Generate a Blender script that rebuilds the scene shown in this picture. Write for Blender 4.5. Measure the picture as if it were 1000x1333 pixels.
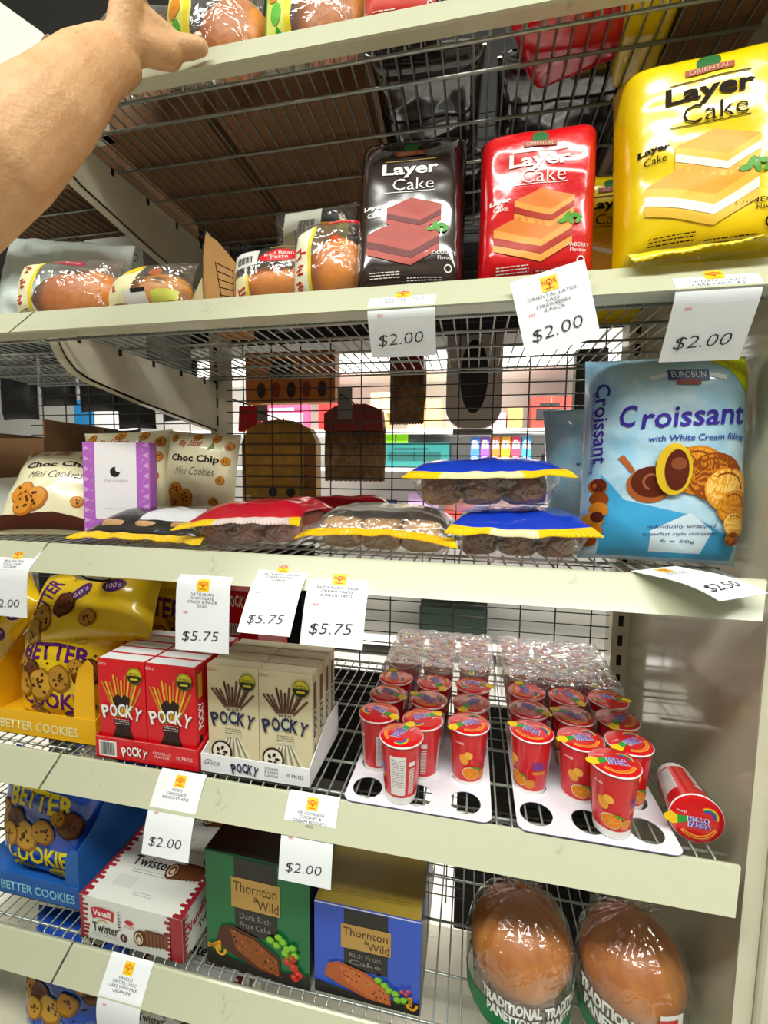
import bpy, bmesh, math, random
from mathutils import Vector, Matrix, Euler, noise

for o in list(bpy.data.objects):
    bpy.data.objects.remove(o, do_unlink=True)
scene = bpy.context.scene
COL = scene.collection
R = math.radians
PI = math.pi

# ------------------------------------------------------------------ camera
cam_data = bpy.data.cameras.new('camera')
cam_data.sensor_fit = 'VERTICAL'
cam_data.sensor_height = 36.0
cam_data.lens = 573.7 / 1333.0 * 36.0
cam_data.clip_start = 0.02
cam = bpy.data.objects.new('camera', cam_data)
COL.objects.link(cam)
cam.location = (0.59734, -0.52098, 1.21713)
cam.rotation_euler = (1.48000, -0.01100, 0.20045)
scene.camera = cam

# ------------------------------------------------------------------ world, lamps, exposure
world = bpy.data.worlds.new('world')
scene.world = world
world.use_nodes = True
bg = world.node_tree.nodes['Background']
bg.inputs['Color'].default_value = (0.86, 0.95, 1.0, 1)
bg.inputs['Strength'].default_value = 0.04

def area_lamp(name, loc, size, power, color=(1, 1, 1), rot=(0, 0, 0)):
    d = bpy.data.lights.new(name, 'AREA')
    d.shape = 'RECTANGLE'
    d.size, d.size_y = size
    d.energy = power
    d.color = color
    o = bpy.data.objects.new(name, d)
    o.location = loc
    o.rotation_euler = rot
    COL.objects.link(o)
    return o

# fluorescent rows over the aisle in front of the shelves and over the next aisle
area_lamp('ceiling_tube_light', (0.45, -1.18, 2.86), (3.4, 0.34), 64, (0.99, 1.0, 0.93), (R(-8), 0, 0))
area_lamp('ceiling_tube_light', (2.6, -1.18, 2.86), (1.2, 0.14), 10, (0.99, 1.0, 0.93))
area_lamp('ceiling_tube_light', (0.5, 1.45, 2.86), (3.6, 0.3), 210, (1.0, 0.98, 0.94))

scene.view_settings.view_transform = 'Standard'
scene.view_settings.look = 'None'
scene.view_settings.exposure = 0.74
scene.view_settings.gamma = 1.0
scene.view_settings.use_curve_mapping = False
try:
    scene.cycles.transparent_max_bounces = 24
    scene.cycles.max_bounces = 8
except Exception:
    pass

# ------------------------------------------------------------------ materials
def lin(c):
    c = c / 255.0
    return c / 12.92 if c <= 0.04045 else ((c + 0.055) / 1.055) ** 2.4

def rgb(h):
    h = h.lstrip('#')
    return (lin(int(h[0:2], 16)), lin(int(h[2:4], 16)), lin(int(h[4:6], 16)), 1.0)

MATS = {}

def mat(name, hexcol, rough=0.5, metal=0.0, spec=0.5, coat=0.0, bump=0.0, bscale=60.0, vary=None, vscale=8.0, sss=0.0):
    if name in MATS:
        return MATS[name]
    m = bpy.data.materials.new(name)
    m.use_nodes = True
    nt = m.node_tree
    b = nt.nodes['Principled BSDF']
    b.inputs['Base Color'].default_value = rgb(hexcol)
    b.inputs['Roughness'].default_value = rough
    b.inputs['Metallic'].default_value = metal
    b.inputs['Specular IOR Level'].default_value = spec
    b.inputs['Coat Weight'].default_value = coat
    b.inputs['Coat Roughness'].default_value = 0.08
    if sss:
        b.inputs['Subsurface Weight'].default_value = sss
        b.inputs['Subsurface Radius'].default_value = (0.012, 0.005, 0.003)
    tc = nt.nodes.new('ShaderNodeTexCoord')
    if vary:
        n = nt.nodes.new('ShaderNodeTexNoise')
        n.inputs['Scale'].default_value = vscale
        n.inputs['Detail'].default_value = 6
        n.inputs['Roughness'].default_value = 0.65
        r = nt.nodes.new('ShaderNodeValToRGB')
        r.color_ramp.elements[0].position = 0.38
        r.color_ramp.elements[0].color = rgb(vary)
        r.color_ramp.elements[1].position = 0.62
        r.color_ramp.elements[1].color = rgb(hexcol)
        nt.links.new(tc.outputs['Object'], n.inputs['Vector'])
        nt.links.new(n.outputs['Fac'], r.inputs['Fac'])
        nt.links.new(r.outputs['Color'], b.inputs['Base Color'])
    if bump:
        n2 = nt.nodes.new('ShaderNodeTexNoise')
        n2.inputs['Scale'].default_value = bscale
        n2.inputs['Detail'].default_value = 3
        bp = nt.nodes.new('ShaderNodeBump')
        bp.inputs['Strength'].default_value = bump
        bp.inputs['Distance'].default_value = 0.004
        nt.links.new(tc.outputs['Object'], n2.inputs['Vector'])
        nt.links.new(n2.outputs['Fac'], bp.inputs['Height'])
        nt.links.new(bp.outputs['Normal'], b.inputs['Normal'])
    MATS[name] = m
    return m

def film(name, tint='#ffffff', gloss=0.10, rough=0.07, bump=0.6, bscale=45.0, haze=0.0):
    """clear plastic film: mostly see-through, glossy highlights, a little milky haze"""
    if name in MATS:
        return MATS[name]
    m = bpy.data.materials.new(name)
    m.use_nodes = True
    nt = m.node_tree
    nt.nodes.clear()
    out = nt.nodes.new('ShaderNodeOutputMaterial')
    tr = nt.nodes.new('ShaderNodeBsdfTransparent')
    tr.inputs['Color'].default_value = rgb(tint)
    gl = nt.nodes.new('ShaderNodeBsdfGlossy')
    gl.inputs['Roughness'].default_value = rough
    df = nt.nodes.new('ShaderNodeBsdfDiffuse')
    df.inputs['Color'].default_value = (0.85, 0.88, 0.88, 1)
    lw = nt.nodes.new('ShaderNodeLayerWeight')
    lw.inputs['Blend'].default_value = 0.25
    ma = nt.nodes.new('ShaderNodeMath')
    ma.operation = 'MULTIPLY_ADD'
    ma.inputs[1].default_value = 0.6
    ma.inputs[2].default_value = gloss
    ma.use_clamp = True
    m0 = nt.nodes.new('ShaderNodeMixShader')
    m0.inputs[0].default_value = haze
    mx = nt.nodes.new('ShaderNodeMixShader')
    tc = nt.nodes.new('ShaderNodeTexCoord')
    n2 = nt.nodes.new('ShaderNodeTexNoise')
    n2.inputs['Scale'].default_value = bscale
    n2.inputs['Detail'].default_value = 2
    n2.inputs['Distortion'].default_value = 1.5
    bp = nt.nodes.new('ShaderNodeBump')
    bp.inputs['Strength'].default_value = bump
    bp.inputs['Distance'].default_value = 0.006
    L = nt.links.new
    L(tc.outputs['Object'], n2.inputs['Vector'])
    L(n2.outputs['Fac'], bp.inputs['Height'])
    L(bp.outputs['Normal'], gl.inputs['Normal'])
    L(lw.outputs['Facing'], ma.inputs[0])
    L(ma.outputs[0], mx.inputs[0])
    L(tr.outputs[0], m0.inputs[1])
    L(df.outputs[0], m0.inputs[2])
    L(m0.outputs[0], mx.inputs[1])
    L(gl.outputs[0], mx.inputs[2])
    L(mx.outputs[0], out.inputs['Surface'])
    MATS[name] = m
    return m

def ink(hexcol):
    return mat('print_' + hexcol.lstrip('#'), hexcol, 0.45)

def gink(hexcol):                       # print on shiny plastic
    return mat('shiny_print_' + hexcol.lstrip('#'), hexcol, 0.38, spec=0.22)

# ------------------------------------------------------------------ text outlines
TEXTS = {}

def text_geo(s, bold=0.0, shear=0.0):
    key = (s, bold, shear)
    if key in TEXTS:
        return TEXTS[key]
    cu = bpy.data.curves.new('text', 'FONT')
    cu.body = s
    cu.size = 1.0
    cu.resolution_u = 2
    cu.offset = bold
    cu.shear = shear
    ob = bpy.data.objects.new('text', cu)
    me = ob.to_mesh()
    vs = [(v.co.x, v.co.y) for v in me.vertices]
    fs = [tuple(p.vertices) for p in me.polygons]
    ob.to_mesh_clear()
    bpy.data.objects.remove(ob)
    bpy.data.curves.remove(cu)
    if vs:
        x0 = min(v[0] for v in vs); x1 = max(v[0] for v in vs)
        y0 = min(v[1] for v in vs); y1 = max(v[1] for v in vs)
    else:
        x0 = x1 = y0 = y1 = 0
    TEXTS[key] = (vs, fs, (x0, x1, y0, y1))
    return TEXTS[key]

def refine(vs, fs, L):
    bm = bmesh.new()
    bv = [bm.verts.new((x, y, 0)) for x, y in vs]
    for f in fs:
        try:
            bm.faces.new([bv[i] for i in f])
        except ValueError:
            pass
    bmesh.ops.triangulate(bm, faces=bm.faces[:])
    for k in range(6):
        es = [e for e in bm.edges if e.calc_length() > L]
        if not es or len(bm.faces) > 6000:
            break
        bmesh.ops.subdivide_edges(bm, edges=es, cuts=1)
        bmesh.ops.triangulate(bm, faces=bm.faces[:])
    bm.verts.index_update()
    ov = [(v.co.x, v.co.y) for v in bm.verts]
    of = [tuple(v.index for v in f.verts) for f in bm.faces]
    bm.free()
    return ov, of

# ------------------------------------------------------------------ mesh builder
class MB:
    def __init__(self):
        self.v, self.f, self.fm, self.sm, self.mats = [], [], [], [], []

    def mi(self, m):
        if m not in self.mats:
            self.mats.append(m)
        return self.mats.index(m)

    def add(self, vs, fs, m, smooth=False):
        b = len(self.v)
        self.v += [tuple(v) for v in vs]
        i = self.mi(m)
        for f in fs:
            self.f.append(tuple(b + k for k in f))
            self.fm.append(i)
            self.sm.append(smooth)
        return self

    def box(self, x0, x1, y0, y1, z0, z1, m, M=None):
        vs = [Vector((x, y, z)) for z in (z0, z1) for y in (y0, y1) for x in (x0, x1)]
        if M is not None:
            vs = [M @ v for v in vs]
        fs = [(0, 2, 3, 1), (4, 5, 7, 6), (0, 1, 5, 4), (2, 6, 7, 3), (0, 4, 6, 2), (1, 3, 7, 5)]
        return self.add(vs, fs, m)

    def tube(self, pts, r, m, n=6, cap=True):
        pts = [Vector(p) for p in pts]
        rr = r if isinstance(r, (list, tuple)) else [r] * len(pts)
        vs, fs = [], []
        for i, p in enumerate(pts):
            a = pts[max(i - 1, 0)]
            b = pts[min(i + 1, len(pts) - 1)]
            t = (b - a).normalized()
            up = Vector((0, 0, 1)) if abs(t.z) < 0.9 else Vector((1, 0, 0))
            s = t.cross(up).normalized()
            w = s.cross(t)
            for k in range(n):
                an = 2 * PI * k / n
                vs.append(p + (s * math.cos(an) + w * math.sin(an)) * rr[i])
        for i in range(len(pts) - 1):
            for k in range(n):
                a = i * n + k
                b = i * n + (k + 1) % n
                fs.append((a, b, b + n, a + n))
        if cap:
            fs.append(tuple(range(n - 1, -1, -1)))
            fs.append(tuple((len(pts) - 1) * n + k for k in range(n)))
        return self.add(vs, fs, m, True)

    def lathe(self, prof, m, n=28, M=None, smooth=True, cap0=True, cap1=True):
        vs, fs = [], []
        for (r, z) in prof:
            for k in range(n):
                a = 2 * PI * k / n
                v = Vector((r * math.cos(a), r * math.sin(a), z))
                vs.append(M @ v if M is not None else v)
        for i in range(len(prof) - 1):
            for k in range(n):
                a = i * n + k
                b = i * n + (k + 1) % n
                fs.append((a, b, b + n, a + n))
        self.add(vs, fs, m, smooth)
        if cap0:
            self.add(vs[:n], [tuple(range(n - 1, -1, -1))], m)
        if cap1:
            self.add(vs[-n:], [tuple(range(n))], m)
        return self

    def ball(self, c, r, m, n=12, squash=(1, 1, 1), M=None, lump=0.0, seed=0):
        vs, fs = [], []
        h = n // 2
        for i in range(h + 1):
            th = PI * i / h
            for k in range(n):
                a = 2 * PI * k / n
                d = Vector((math.sin(th) * math.cos(a), math.sin(th) * math.sin(a), math.cos(th)))
                q = 1 + (lump * noise.noise(d * 2.2 + Vector((seed, seed * 2.1, 0))) if lump else 0)
                v = Vector((d.x * squash[0], d.y * squash[1], d.z * squash[2])) * r * q
                if M is not None:
                    v = M @ v
                vs.append(v + Vector(c))
        for i in range(h):
            for k in range(n):
                a = i * n + k
                b = i * n + (k + 1) % n
                fs.append((a, a + n, b + n, b))
        return self.add(vs, fs, m, True)

    def grid(self, F, us, vs_, m, smooth=True, flip=False):
        nu, nv = len(us), len(vs_)
        P = [F(u, v) for v in vs_ for u in us]
        fs = []
        for j in range(nv - 1):
            for i in range(nu - 1):
                q = (j * nu + i, j * nu + i + 1, (j + 1) * nu + i + 1, (j + 1) * nu + i)
                fs.append(q[::-1] if flip else q)
        return self.add(P, fs, m, smooth)

    def prism(self, poly, axis, a, b, m, smooth=False):
        """closed 2D polygon extruded along axis 'x', 'y' or 'z' from a to b"""
        def P(p, t):
            return {'x': (t, p[0], p[1]), 'y': (p[0], t, p[1]), 'z': (p[0], p[1], t)}[axis]
        n = len(poly)
        vs = [P(p, a) for p in poly] + [P(p, b) for p in poly]
        fs = [(i, (i + 1) % n, (i + 1) % n + n, i + n) for i in range(n)]
        self.add(vs, fs, m, smooth)
        bm = bmesh.new()
        bv = [bm.verts.new((p[0], p[1], 0)) for p in poly]
        f = bm.faces.new(bv)
        r = bmesh.ops.triangulate(bm, faces=[f])
        bm.verts.index_update()
        tr = [tuple(v.index for v in g.verts) for g in bm.faces]
        bm.free()
        self.add(vs, tr, m)
        self.add(vs, [tuple(n + i for i in t[::-1]) for t in tr], m)
        return self

    # ---- artwork laid on a surface F(u, v, off)
    def art(self, F, vs, fs, m, lay=1, L=0.0075, step=0.00035):
        if not vs:
            return self
        ov, of = refine(vs, fs, L)
        return self.add([F(u, v, lay * step) for u, v in ov], of, m, True)

    def a_poly(self, F, pts, m, lay=1, L=0.0075):
        return self.art(F, pts, [tuple(range(len(pts)))], m, lay, L)

    def a_rect(self, F, u0, v0, u1, v1, m, lay=1, L=0.0075):
        return self.a_poly(F, [(u0, v0), (u1, v0), (u1, v1), (u0, v1)], m, lay, L)

    def a_ell(self, F, u, v, ru, rv, m, lay=1, rot=0.0, n=24, L=0.0075, a0=0.0, a1=2 * PI):
        pts = []
        full = abs(a1 - a0 - 2 * PI) < 1e-6
        for k in range(n + (0 if full else 1)):
            a = a0 + (a1 - a0) * k / n
            x, y = ru * math.cos(a), rv * math.sin(a)
            pts.append((u + x * math.cos(rot) - y * math.sin(rot), v + x * math.sin(rot) + y * math.cos(rot)))
        return self.a_poly(F, pts, m, lay, L)

    def a_arc(self, F, u, v, r0, r1, a0, a1, m, lay=1, n=16, L=0.0075, sv=1.0):
        vs, fs = [], []
        for k in range(n + 1):
            a = a0 + (a1 - a0) * k / n
            vs += [(u + r0 * math.cos(a), v + r0 * math.sin(a) * sv), (u + r1 * math.cos(a), v + r1 * math.sin(a) * sv)]
        for k in range(n):
            fs.append((2 * k, 2 * k + 1, 2 * k + 3, 2 * k + 2))
        return self.art(F, vs, fs, m, lay, L)

    def a_line(self, F, p, q, w, m, lay=1, w2=None):
        dx, dy = q[0] - p[0], q[1] - p[1]
        l = math.hypot(dx, dy)
        nx, ny = -dy / l / 2, dx / l / 2
        w2 = w if w2 is None else w2
        return self.a_poly(F, [(p[0] + nx * w, p[1] + ny * w), (p[0] - nx * w, p[1] - ny * w),
                               (q[0] - nx * w2, q[1] - ny * w2), (q[0] + nx * w2, q[1] + ny * w2)], m, lay)

    def a_text(self, F, s, u, v, h, m, w=None, bold=0.0, shear=0.0, rot=0.0, lay=2, L=0.0075, bend=0.0, align='c'):
        """text centred at (u, v); h = height of its outline box, w = width of its box"""
        vs, fs, (x0, x1, y0, y1) = text_geo(s, bold, shear)
        if not vs:
            return self
        sy = h / max(y1 - y0, 1e-6)
        sx = (w / max(x1 - x0, 1e-6)) if w else sy
        if align == 'l':
            cx = x0
        elif align == 'r':
            cx = x1
        else:
            cx = (x0 + x1) / 2
        cy = (y0 + y1) / 2
        c, sn = math.cos(rot), math.sin(rot)
        pts = []
        half = (x1 - x0) * sx / 2 or 1
        for x, y in vs:
            a, b = (x - cx) * sx, (y - cy) * sy
            if bend:
                b += bend * (1 - (a / half) ** 2)
            pts.append((u + a * c - b * sn, v + a * sn + b * c))
        return self.art(F, pts, fs, m, lay, L)

    def a_blurb(self, F, u, v, w, n, m, h=0.0012, gap=0.0026, seed=1, lay=1):
        """rows of tiny unreadable print: dashes of uneven length"""
        rnd = random.Random(seed)
        for r in range(n):
            x = u - w / 2
            while x < u + w / 2:
                l = rnd.uniform(0.002, 0.006)
                self.a_rect(F, x, v - r * gap, min(x + l, u + w / 2), v - r * gap + h, m, lay, 0.05)
                x += l + 0.0012
        return self

    def build(self, name, parent=None, loc=None, rot=None, label=None, cat=None, group=None, kind=None):
        me = bpy.data.meshes.new(name)
        me.from_pydata(self.v, [], self.f)
        for m in self.mats:
            me.materials.append(m)
        me.polygons.foreach_set('material_index', self.fm)
        me.polygons.foreach_set('use_smooth', self.sm)
        me.update()
        o = bpy.data.objects.new(name, me)
        COL.objects.link(o)
        if parent is not None:
            o.parent = parent
        if loc is not None:
            o.location = loc
        if rot is not None:
            o.rotation_euler = rot
        tag(o, label, cat, group, kind)
        return o

def tag(o, label=None, cat=None, group=None, kind=None):
    if label: o['label'] = label
    if cat: o['category'] = cat
    if group: o['group'] = group
    if kind: o['kind'] = kind
    return o

def thing(name, label, cat, loc=(0, 0, 0), rot=(0, 0, 0), group=None):
    o = bpy.data.objects.new(name, None)
    o.empty_display_size = 0.03
    COL.objects.link(o)
    o.location = loc
    o.rotation_euler = rot
    return tag(o, label, cat, group)

def children_of(o):
    return [c for c in bpy.data.objects if c.parent is o]

def dup(o, loc=None, rot=None, label=None, group=None, parent=None):
    c = o.copy()
    COL.objects.link(c)
    if parent is not None:
        c.parent = parent
    if loc is not None: c.location = loc
    if rot is not None: c.rotation_euler = rot
    if label: c['label'] = label
    if group: c['group'] = group
    for ch in children_of(o):
        dup(ch, parent=c)
    return c

def plane(o, ux, vx):
    """flat artwork frame: origin o, unit axes ux (right) and vx (up); normal = ux x vx"""
    o, ux, vx = Vector(o), Vector(ux).normalized(), Vector(vx).normalized()
    n = ux.cross(vx)
    return lambda u, v, off=0.0: o + ux * u + vx * v + n * off

def lsp(a, b, n):
    return [a + (b - a) * i / (n - 1) for i in range(n)]

def pillow(W, H, T, p=2.2, q=2.2, back=0.35, wr=0.0025, seed=0, fr=26.0, pinch=0.05, curl=0.0, T0=0.0006):
    """surface functions of a filled bag: u across (-W/2..W/2), v up (0..H), front towards -y"""
    def outline(u, v):
        a, b = u / (W / 2), v / H * 2 - 1
        x = u * (1 - pinch * (1 - abs(b) ** 3) * abs(a) ** 2)
        z = v + pinch * H * 0.25 * (1 - abs(a) ** 2) * (-b) * abs(b)
        return a, b, x, z
    def body(a, b):
        a, b = min(abs(a), 1), min(abs(b), 1)
        return ((1 - a ** p) ** 0.55) * ((1 - b ** q) ** 0.55)
    def wrinkle(u, v, k):
        n1 = noise.noise(Vector((u * fr, v * fr, seed + k)))
        n2 = 1 - abs(noise.noise(Vector((u * fr * 0.7 + v * fr * 0.5, v * fr * 1.3, seed * 1.7 + k)))) * 2
        n3 = noise.noise(Vector((u * fr * 2.6, v * fr * 2.1, seed + 9 + k)))
        return wr * (n1 * 0.9 + n2 * 0.7 + n3 * 0.35)
    def front(u, v, off=0.0):
        a, b, x, z = outline(u, v)
        s = body(a, b)
        y = -T0 - T * s - wrinkle(u, v, 0) * (0.25 + 0.75 * min(1, s * 1.6)) + curl * (b * 0.5 + 0.5) ** 2
        return Vector((x, y - off, z))
    def rear(u, v, off=0.0):
        a, b, x, z = outline(u, v)
        s = body(a, b)
        y = T0 + T * back * s + wrinkle(u, v, 5) * (0.25 + 0.75 * min(1, s * 1.6)) * 0.5 + curl * (b * 0.5 + 0.5) ** 2
        y = max(y, front(u, v).y + 0.0008)
        return Vector((x, y + off, z))
    return front, rear

def bag_mesh(mb, fr_, re_, W, H, m, n=30, nv=None, mback=None):
    us, vs = lsp(-W / 2, W / 2, n), lsp(0, H, nv or n)
    mb.grid(fr_, us, vs, m)
    mb.grid(re_, us, vs, mback or m, flip=True)
    # rim between front and rear sheets
    rim = [(u, 0) for u in us] + [(W / 2, v) for v in vs[1:]] + [(u, H) for u in us[::-1][1:]] + [(-W / 2, v) for v in vs[::-1][1:-1]]
    k = len(rim)
    V = [fr_(*r) for r in rim] + [re_(*r) for r in rim]
    mb.add(V, [(i, i + k, (i + 1) % k + k, (i + 1) % k) for i in range(k)], m)
    return mb
# ------------------------------------------------------------------ setting
FLOOR = mat('floor_tile', '#a9a79e', 0.25, vary='#97948b', vscale=3)
WHITE = mat('ceiling_white', '#e6e6e0', 0.8)
MB().box(-6.2, 5.2, -2.0, 3.6, -0.05, 0.0, FLOOR).build('floor', kind='structure')
MB().box(-6.2, 5.2, -2.0, 3.6, 3.0, 3.05, WHITE).build('ceiling', kind='structure')
MB().box(-6.2, 5.2, 3.55, 3.6, 0.0, 3.0, WHITE).build('wall_back', kind='structure')
MB().box(-6.2, 5.2, -2.0, -1.95, 0.0, 3.0, mat('wall_stock', '#6f665a', 0.8, vary='#3f3a34', vscale=2)).build('wall_front', kind='structure')

# ------------------------------------------------------------------ shelving
S = {1: 1.7171, 2: 1.4297, 3: 1.1079, 4: 0.7858, 5: 0.4711, 6: 0.16}
CREAM = mat('cream_enamel', '#d9d6bd', 0.32, coat=0.25, vary='#cdc9b0', vscale=5)
RAIL = mat('cream_rail', '#bfc2a6', 0.35, coat=0.2)
# scuffs and grime on the rails
_nt = RAIL.node_tree
_b = _nt.nodes['Principled BSDF']
_tc = _nt.nodes.new('ShaderNodeTexCoord')
_n = _nt.nodes.new('ShaderNodeTexNoise')
_n.inputs['Scale'].default_value = 9
_n.inputs['Detail'].default_value = 8
_n.inputs['Roughness'].default_value = 0.7
_r = _nt.nodes.new('ShaderNodeValToRGB')
_r.color_ramp.elements[0].position = 0.33
_r.color_ramp.elements[0].color = rgb('#8d8671')
_r.color_ramp.elements[1].position = 0.41
_r.color_ramp.elements[1].color = rgb('#bfc2a6')
_nt.links.new(_tc.outputs['Object'], _n.inputs['Vector'])
_nt.links.new(_n.outputs['Fac'], _r.inputs['Fac'])
_nt.links.new(_r.outputs['Color'], _b.inputs['Base Color'])
WIRE = mat('zinc_wire', '#aab0a8', 0.35, metal=0.6)
DWIRE = mat('dark_zinc_wire', '#3b3a36', 0.45, metal=0.6)
SLOT = mat('slot_dark', '#15120e', 0.8)

def wire_shelf(k, x0, x1, tilt, label, bracket=True, cutr=0.0):
    z = S[k]
    t = thing('wire_shelf', label, 'shelf', ((x0 + x1) / 2, 0.0, z), group=None)
    cx = (x0 + x1) / 2
    mb = MB()
    x = 0.49 + 0.0185 * math.ceil((x0 + 0.008 - 0.49) / 0.0185)
    ys = [0.006, 0.020, 0.083, 0.162, 0.243, 0.320, 0.400, 0.428]
    while x < x1 - 0.006:
        mb.tube([(x - cx, 0.428, -0.0016), (x - cx, 0.009, -0.0016), (x - cx, 0.0065, -0.005), (x - cx, 0.0062, -0.034)], 0.0014, WIRE, 5)
        x += 0.0185
    for y in ys:
        mb.tube([(x0 + 0.004 - cx, y, -0.005), (x1 - 0.004 - cx, y, -0.005)], 0.0021, WIRE, 6)
    mb.tube([(x0 + 0.004 - cx, 0.0085, -0.0345), (x1 - 0.004 - cx, 0.0085, -0.0345)], 0.0021, WIRE, 6)
    mb.build('wire_deck', t)
    # tilted price rail with a rolled top edge
    h = 0.034
    prof = [(0.0035, -0.003), (0.0035, 0.0005), (0.0, 0.0022), (-0.0025, 0.0008), (-tilt - 0.001, -h), (-tilt + 0.002, -h - 0.0012),
            (-0.002, -h - 0.0012), (-0.002, -h + 0.0008), (-tilt + 0.0032, -h + 0.0012), (0.0008, -0.002)]
    a, b = x0 + 0.0015 - cx, x1 - 0.0015 - cx
    n = len(prof)
    va = [(a - 0.010 * max(0, min(1, -p[1] / h)), p[0], p[1]) for p in prof]
    vb = [(b - (cutr if cutr else 0.010) * max(0, min(1, -p[1] / h)), p[0], p[1]) for p in prof]
    rb = MB()
    rb.add(va + vb, [(i, i + n, (i + 1) % n + n, (i + 1) % n) for i in range(n)], RAIL)
    rb.add(va, [tuple(range(n))], RAIL)
    rb.add(vb, [tuple(range(n))[::-1]], RAIL)
    rb.build('price_rail', t)
    if bracket:
        # pressed steel cantilever at the left end, deeper towards the upright
        top = [(0.428, -0.012), (0.035, -0.012)]
        bot = [(0.026, -0.020), (0.030, -0.034), (0.040, -0.052), (0.056, -0.066), (0.080, -0.075), (0.200, -0.094), (0.428, -0.122)]
        br = MB()
        br.prism(top + bot, 'x', x0 - cx, x0 - cx + 0.003, CREAM)
        vs, fs = [], []
        for (y, zz) in bot:
            vs += [(x0 - cx - 0.013, y, zz), (x0 - cx + 0.003, y, zz), (x0 - cx - 0.013, y + 0.001, zz + 0.003), (x0 - cx + 0.003, y + 0.001, zz + 0.003)]
        for i in range(len(bot) - 1):
            q = 4 * i
            fs += [(q, q + 4, q + 5, q + 1), (q + 2, q + 3, q + 7, q + 6), (q, q + 2, q + 6, q + 4), (q + 1, q + 5, q + 7, q + 3)]
        br.add(vs, fs, CREAM)
        for y in (0.06, 0.14, 0.22, 0.30, 0.38):
            br.box(x0 - cx + 0.0028, x0 - cx + 0.0042, y, y + 0.006, -0.022, -0.011, SLOT)
        br.build('bracket', t)
    return t

names = {1: 'topmost wire shelf of the right bay, its underside seen from below',
         2: 'second wire shelf from the top, holding the layer cake packs',
         3: 'middle wire shelf carrying the croissant bag and cream cake packs',
         4: 'wire shelf under the pretzel stick boxes and cookie cup trays',
         5: 'lowest visible wire shelf under the roulade cake and fruitcake boxes'}
lnames = {1: 'topmost wire shelf of the left bay, behind the reaching arm',
          2: 'left bay wire shelf under the long bread rolls in clear wrap',
          3: 'left bay wire shelf under the choc chip cookie bag at the left edge',
          4: 'left bay wire shelf under the yellow cookie display box',
          5: 'left bay wire shelf under the blue cookie display box'}
for k in range(1, 6):
    wire_shelf(k, 0.0, 0.9, 0.018 if k == 1 else 0.029, names[k], True, 0.017)
    wire_shelf(k, -0.5, -0.001, 0.018 if k == 1 else 0.029, lnames[k], False)
# lowest deck, just out of view
t = thing('base_deck', 'cream base deck at the bottom of the shelving under the blue bags', 'shelf', (0.2, 0.2, 0.0))
MB().box(-0.7, 0.7, -0.2, 0.23, 0.13, 0.16, CREAM).build('deck_panel', t)
MB().box(-0.7, 0.7, -0.19, -0.17, 0.0, 0.13, CREAM).build('kick_plate', t)

rack = thing('display_rack', 'slotted cream uprights with the wire mesh back of the shelving', 'rack', (0.45, 0.447, 0.0))
def post(x):
    mb = MB()
    mb.box(x - 0.016 - 0.45, x + 0.016 - 0.45, -0.014, 0.03, 0.0, 2.1, CREAM)
    z = 0.30
    while z < 2.05:
        mb.box(x - 0.0045 - 0.45, x + 0.0045 - 0.45, -0.0146, -0.010, z - 0.011, z + 0.011, SLOT)
        z += 0.0413
    mb.build('upright_post', rack)
for x in (0.0, 0.9):
    post(x)
def mesh_back(x0, x1, off):
    mb = MB()
    x = 0.49 - 0.0715 * 20
    while x < x1:
        if x > x0:
            mb.tube([(x - 0.45, 0.002, 0.2), (x - 0.45, 0.002, 1.95)], 0.0016, DWIRE, 5)
        x += 0.0715
    z = 0.22
    while z < 1.95:
        mb.tube([(x0 - 0.45, 0.0, z), (x1 - 0.45, 0.0, z)], 0.0014, DWIRE, 5)
        z += 0.0252
    mb.build('wire_mesh_back', rack)
mesh_back(0.018, 0.882, 0)
mesh_back(-0.55, -0.018, 0)

t = thing('end_panel', 'smooth cream end panel closing the right side of the shelves', 'panel', (0.92, 0.2, 0.0))
MB().box(-0.0020, 0.004, -0.2, 0.25, 0.0, 2.1, mat('glossy_cream_panel', '#c9c4a9', 0.12, coat=0.5)).build('side_sheet', t)
MB().prism([(-0.0185, -0.2055), (-0.0005, -0.2065), (-0.0005, -0.2), (-0.0165, -0.199)], 'z', 0.0, 2.1, CREAM).build('edge_flange', t)
MB().prism([(0.0005, -0.212), (0.003, -0.215), (0.05, -0.215), (0.05, 0.2), (0.005, 0.2), (0.005, -0.2), (0.0005, -0.2)], 'z', 0.0, 2.1, CREAM).build('corner_post', t)
# ------------------------------------------------------------------ handwritten price tickets
PAPER = mat('ticket_paper', '#eef3f6', 0.55)
BLACK = ink('#1a1a1e')
PEN = mat('marker_ink', '#22242c', 0.6)
GREYPEN = mat('fine_pen', '#50565e', 0.7)
REDP = mat('red_print', '#d8384a', 0.6)
LOGOY = mat('logo_yellow', '#f5cf1c', 0.5)
LOGOR = mat('logo_red', '#d93a1e', 0.5)

def polyline_fn(P):
    P = [Vector((0, y, z)) for y, z in P]
    d = [0]
    for a, b in zip(P, P[1:]):
        d.append(d[-1] + (b - a).length)
    def f(s):
        s = max(0, min(s, d[-1] - 1e-9))
        for i in range(len(P) - 1):
            if s <= d[i + 1]:
                k = (s - d[i]) / (d[i + 1] - d[i])
                p = P[i].lerp(P[i + 1], k)
                t = (P[i + 1] - P[i]).normalized()
                return p, Vector((0, t.z, -t.y))      # normal towards the viewer
        return P[-1], Vector((0, -1, 0))
    return f, d[-1]

def smooth_profile(P, it=3):
    for _ in range(it):
        Q = [P[0]]
        for a, b in zip(P, P[1:]):
            Q.append((a[0] * .75 + b[0] * .25, a[1] * .75 + b[1] * .25))
            Q.append((a[0] * .25 + b[0] * .75, a[1] * .25 + b[1] * .75))
        Q.append(P[-1])
        P = Q
    return P

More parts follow.
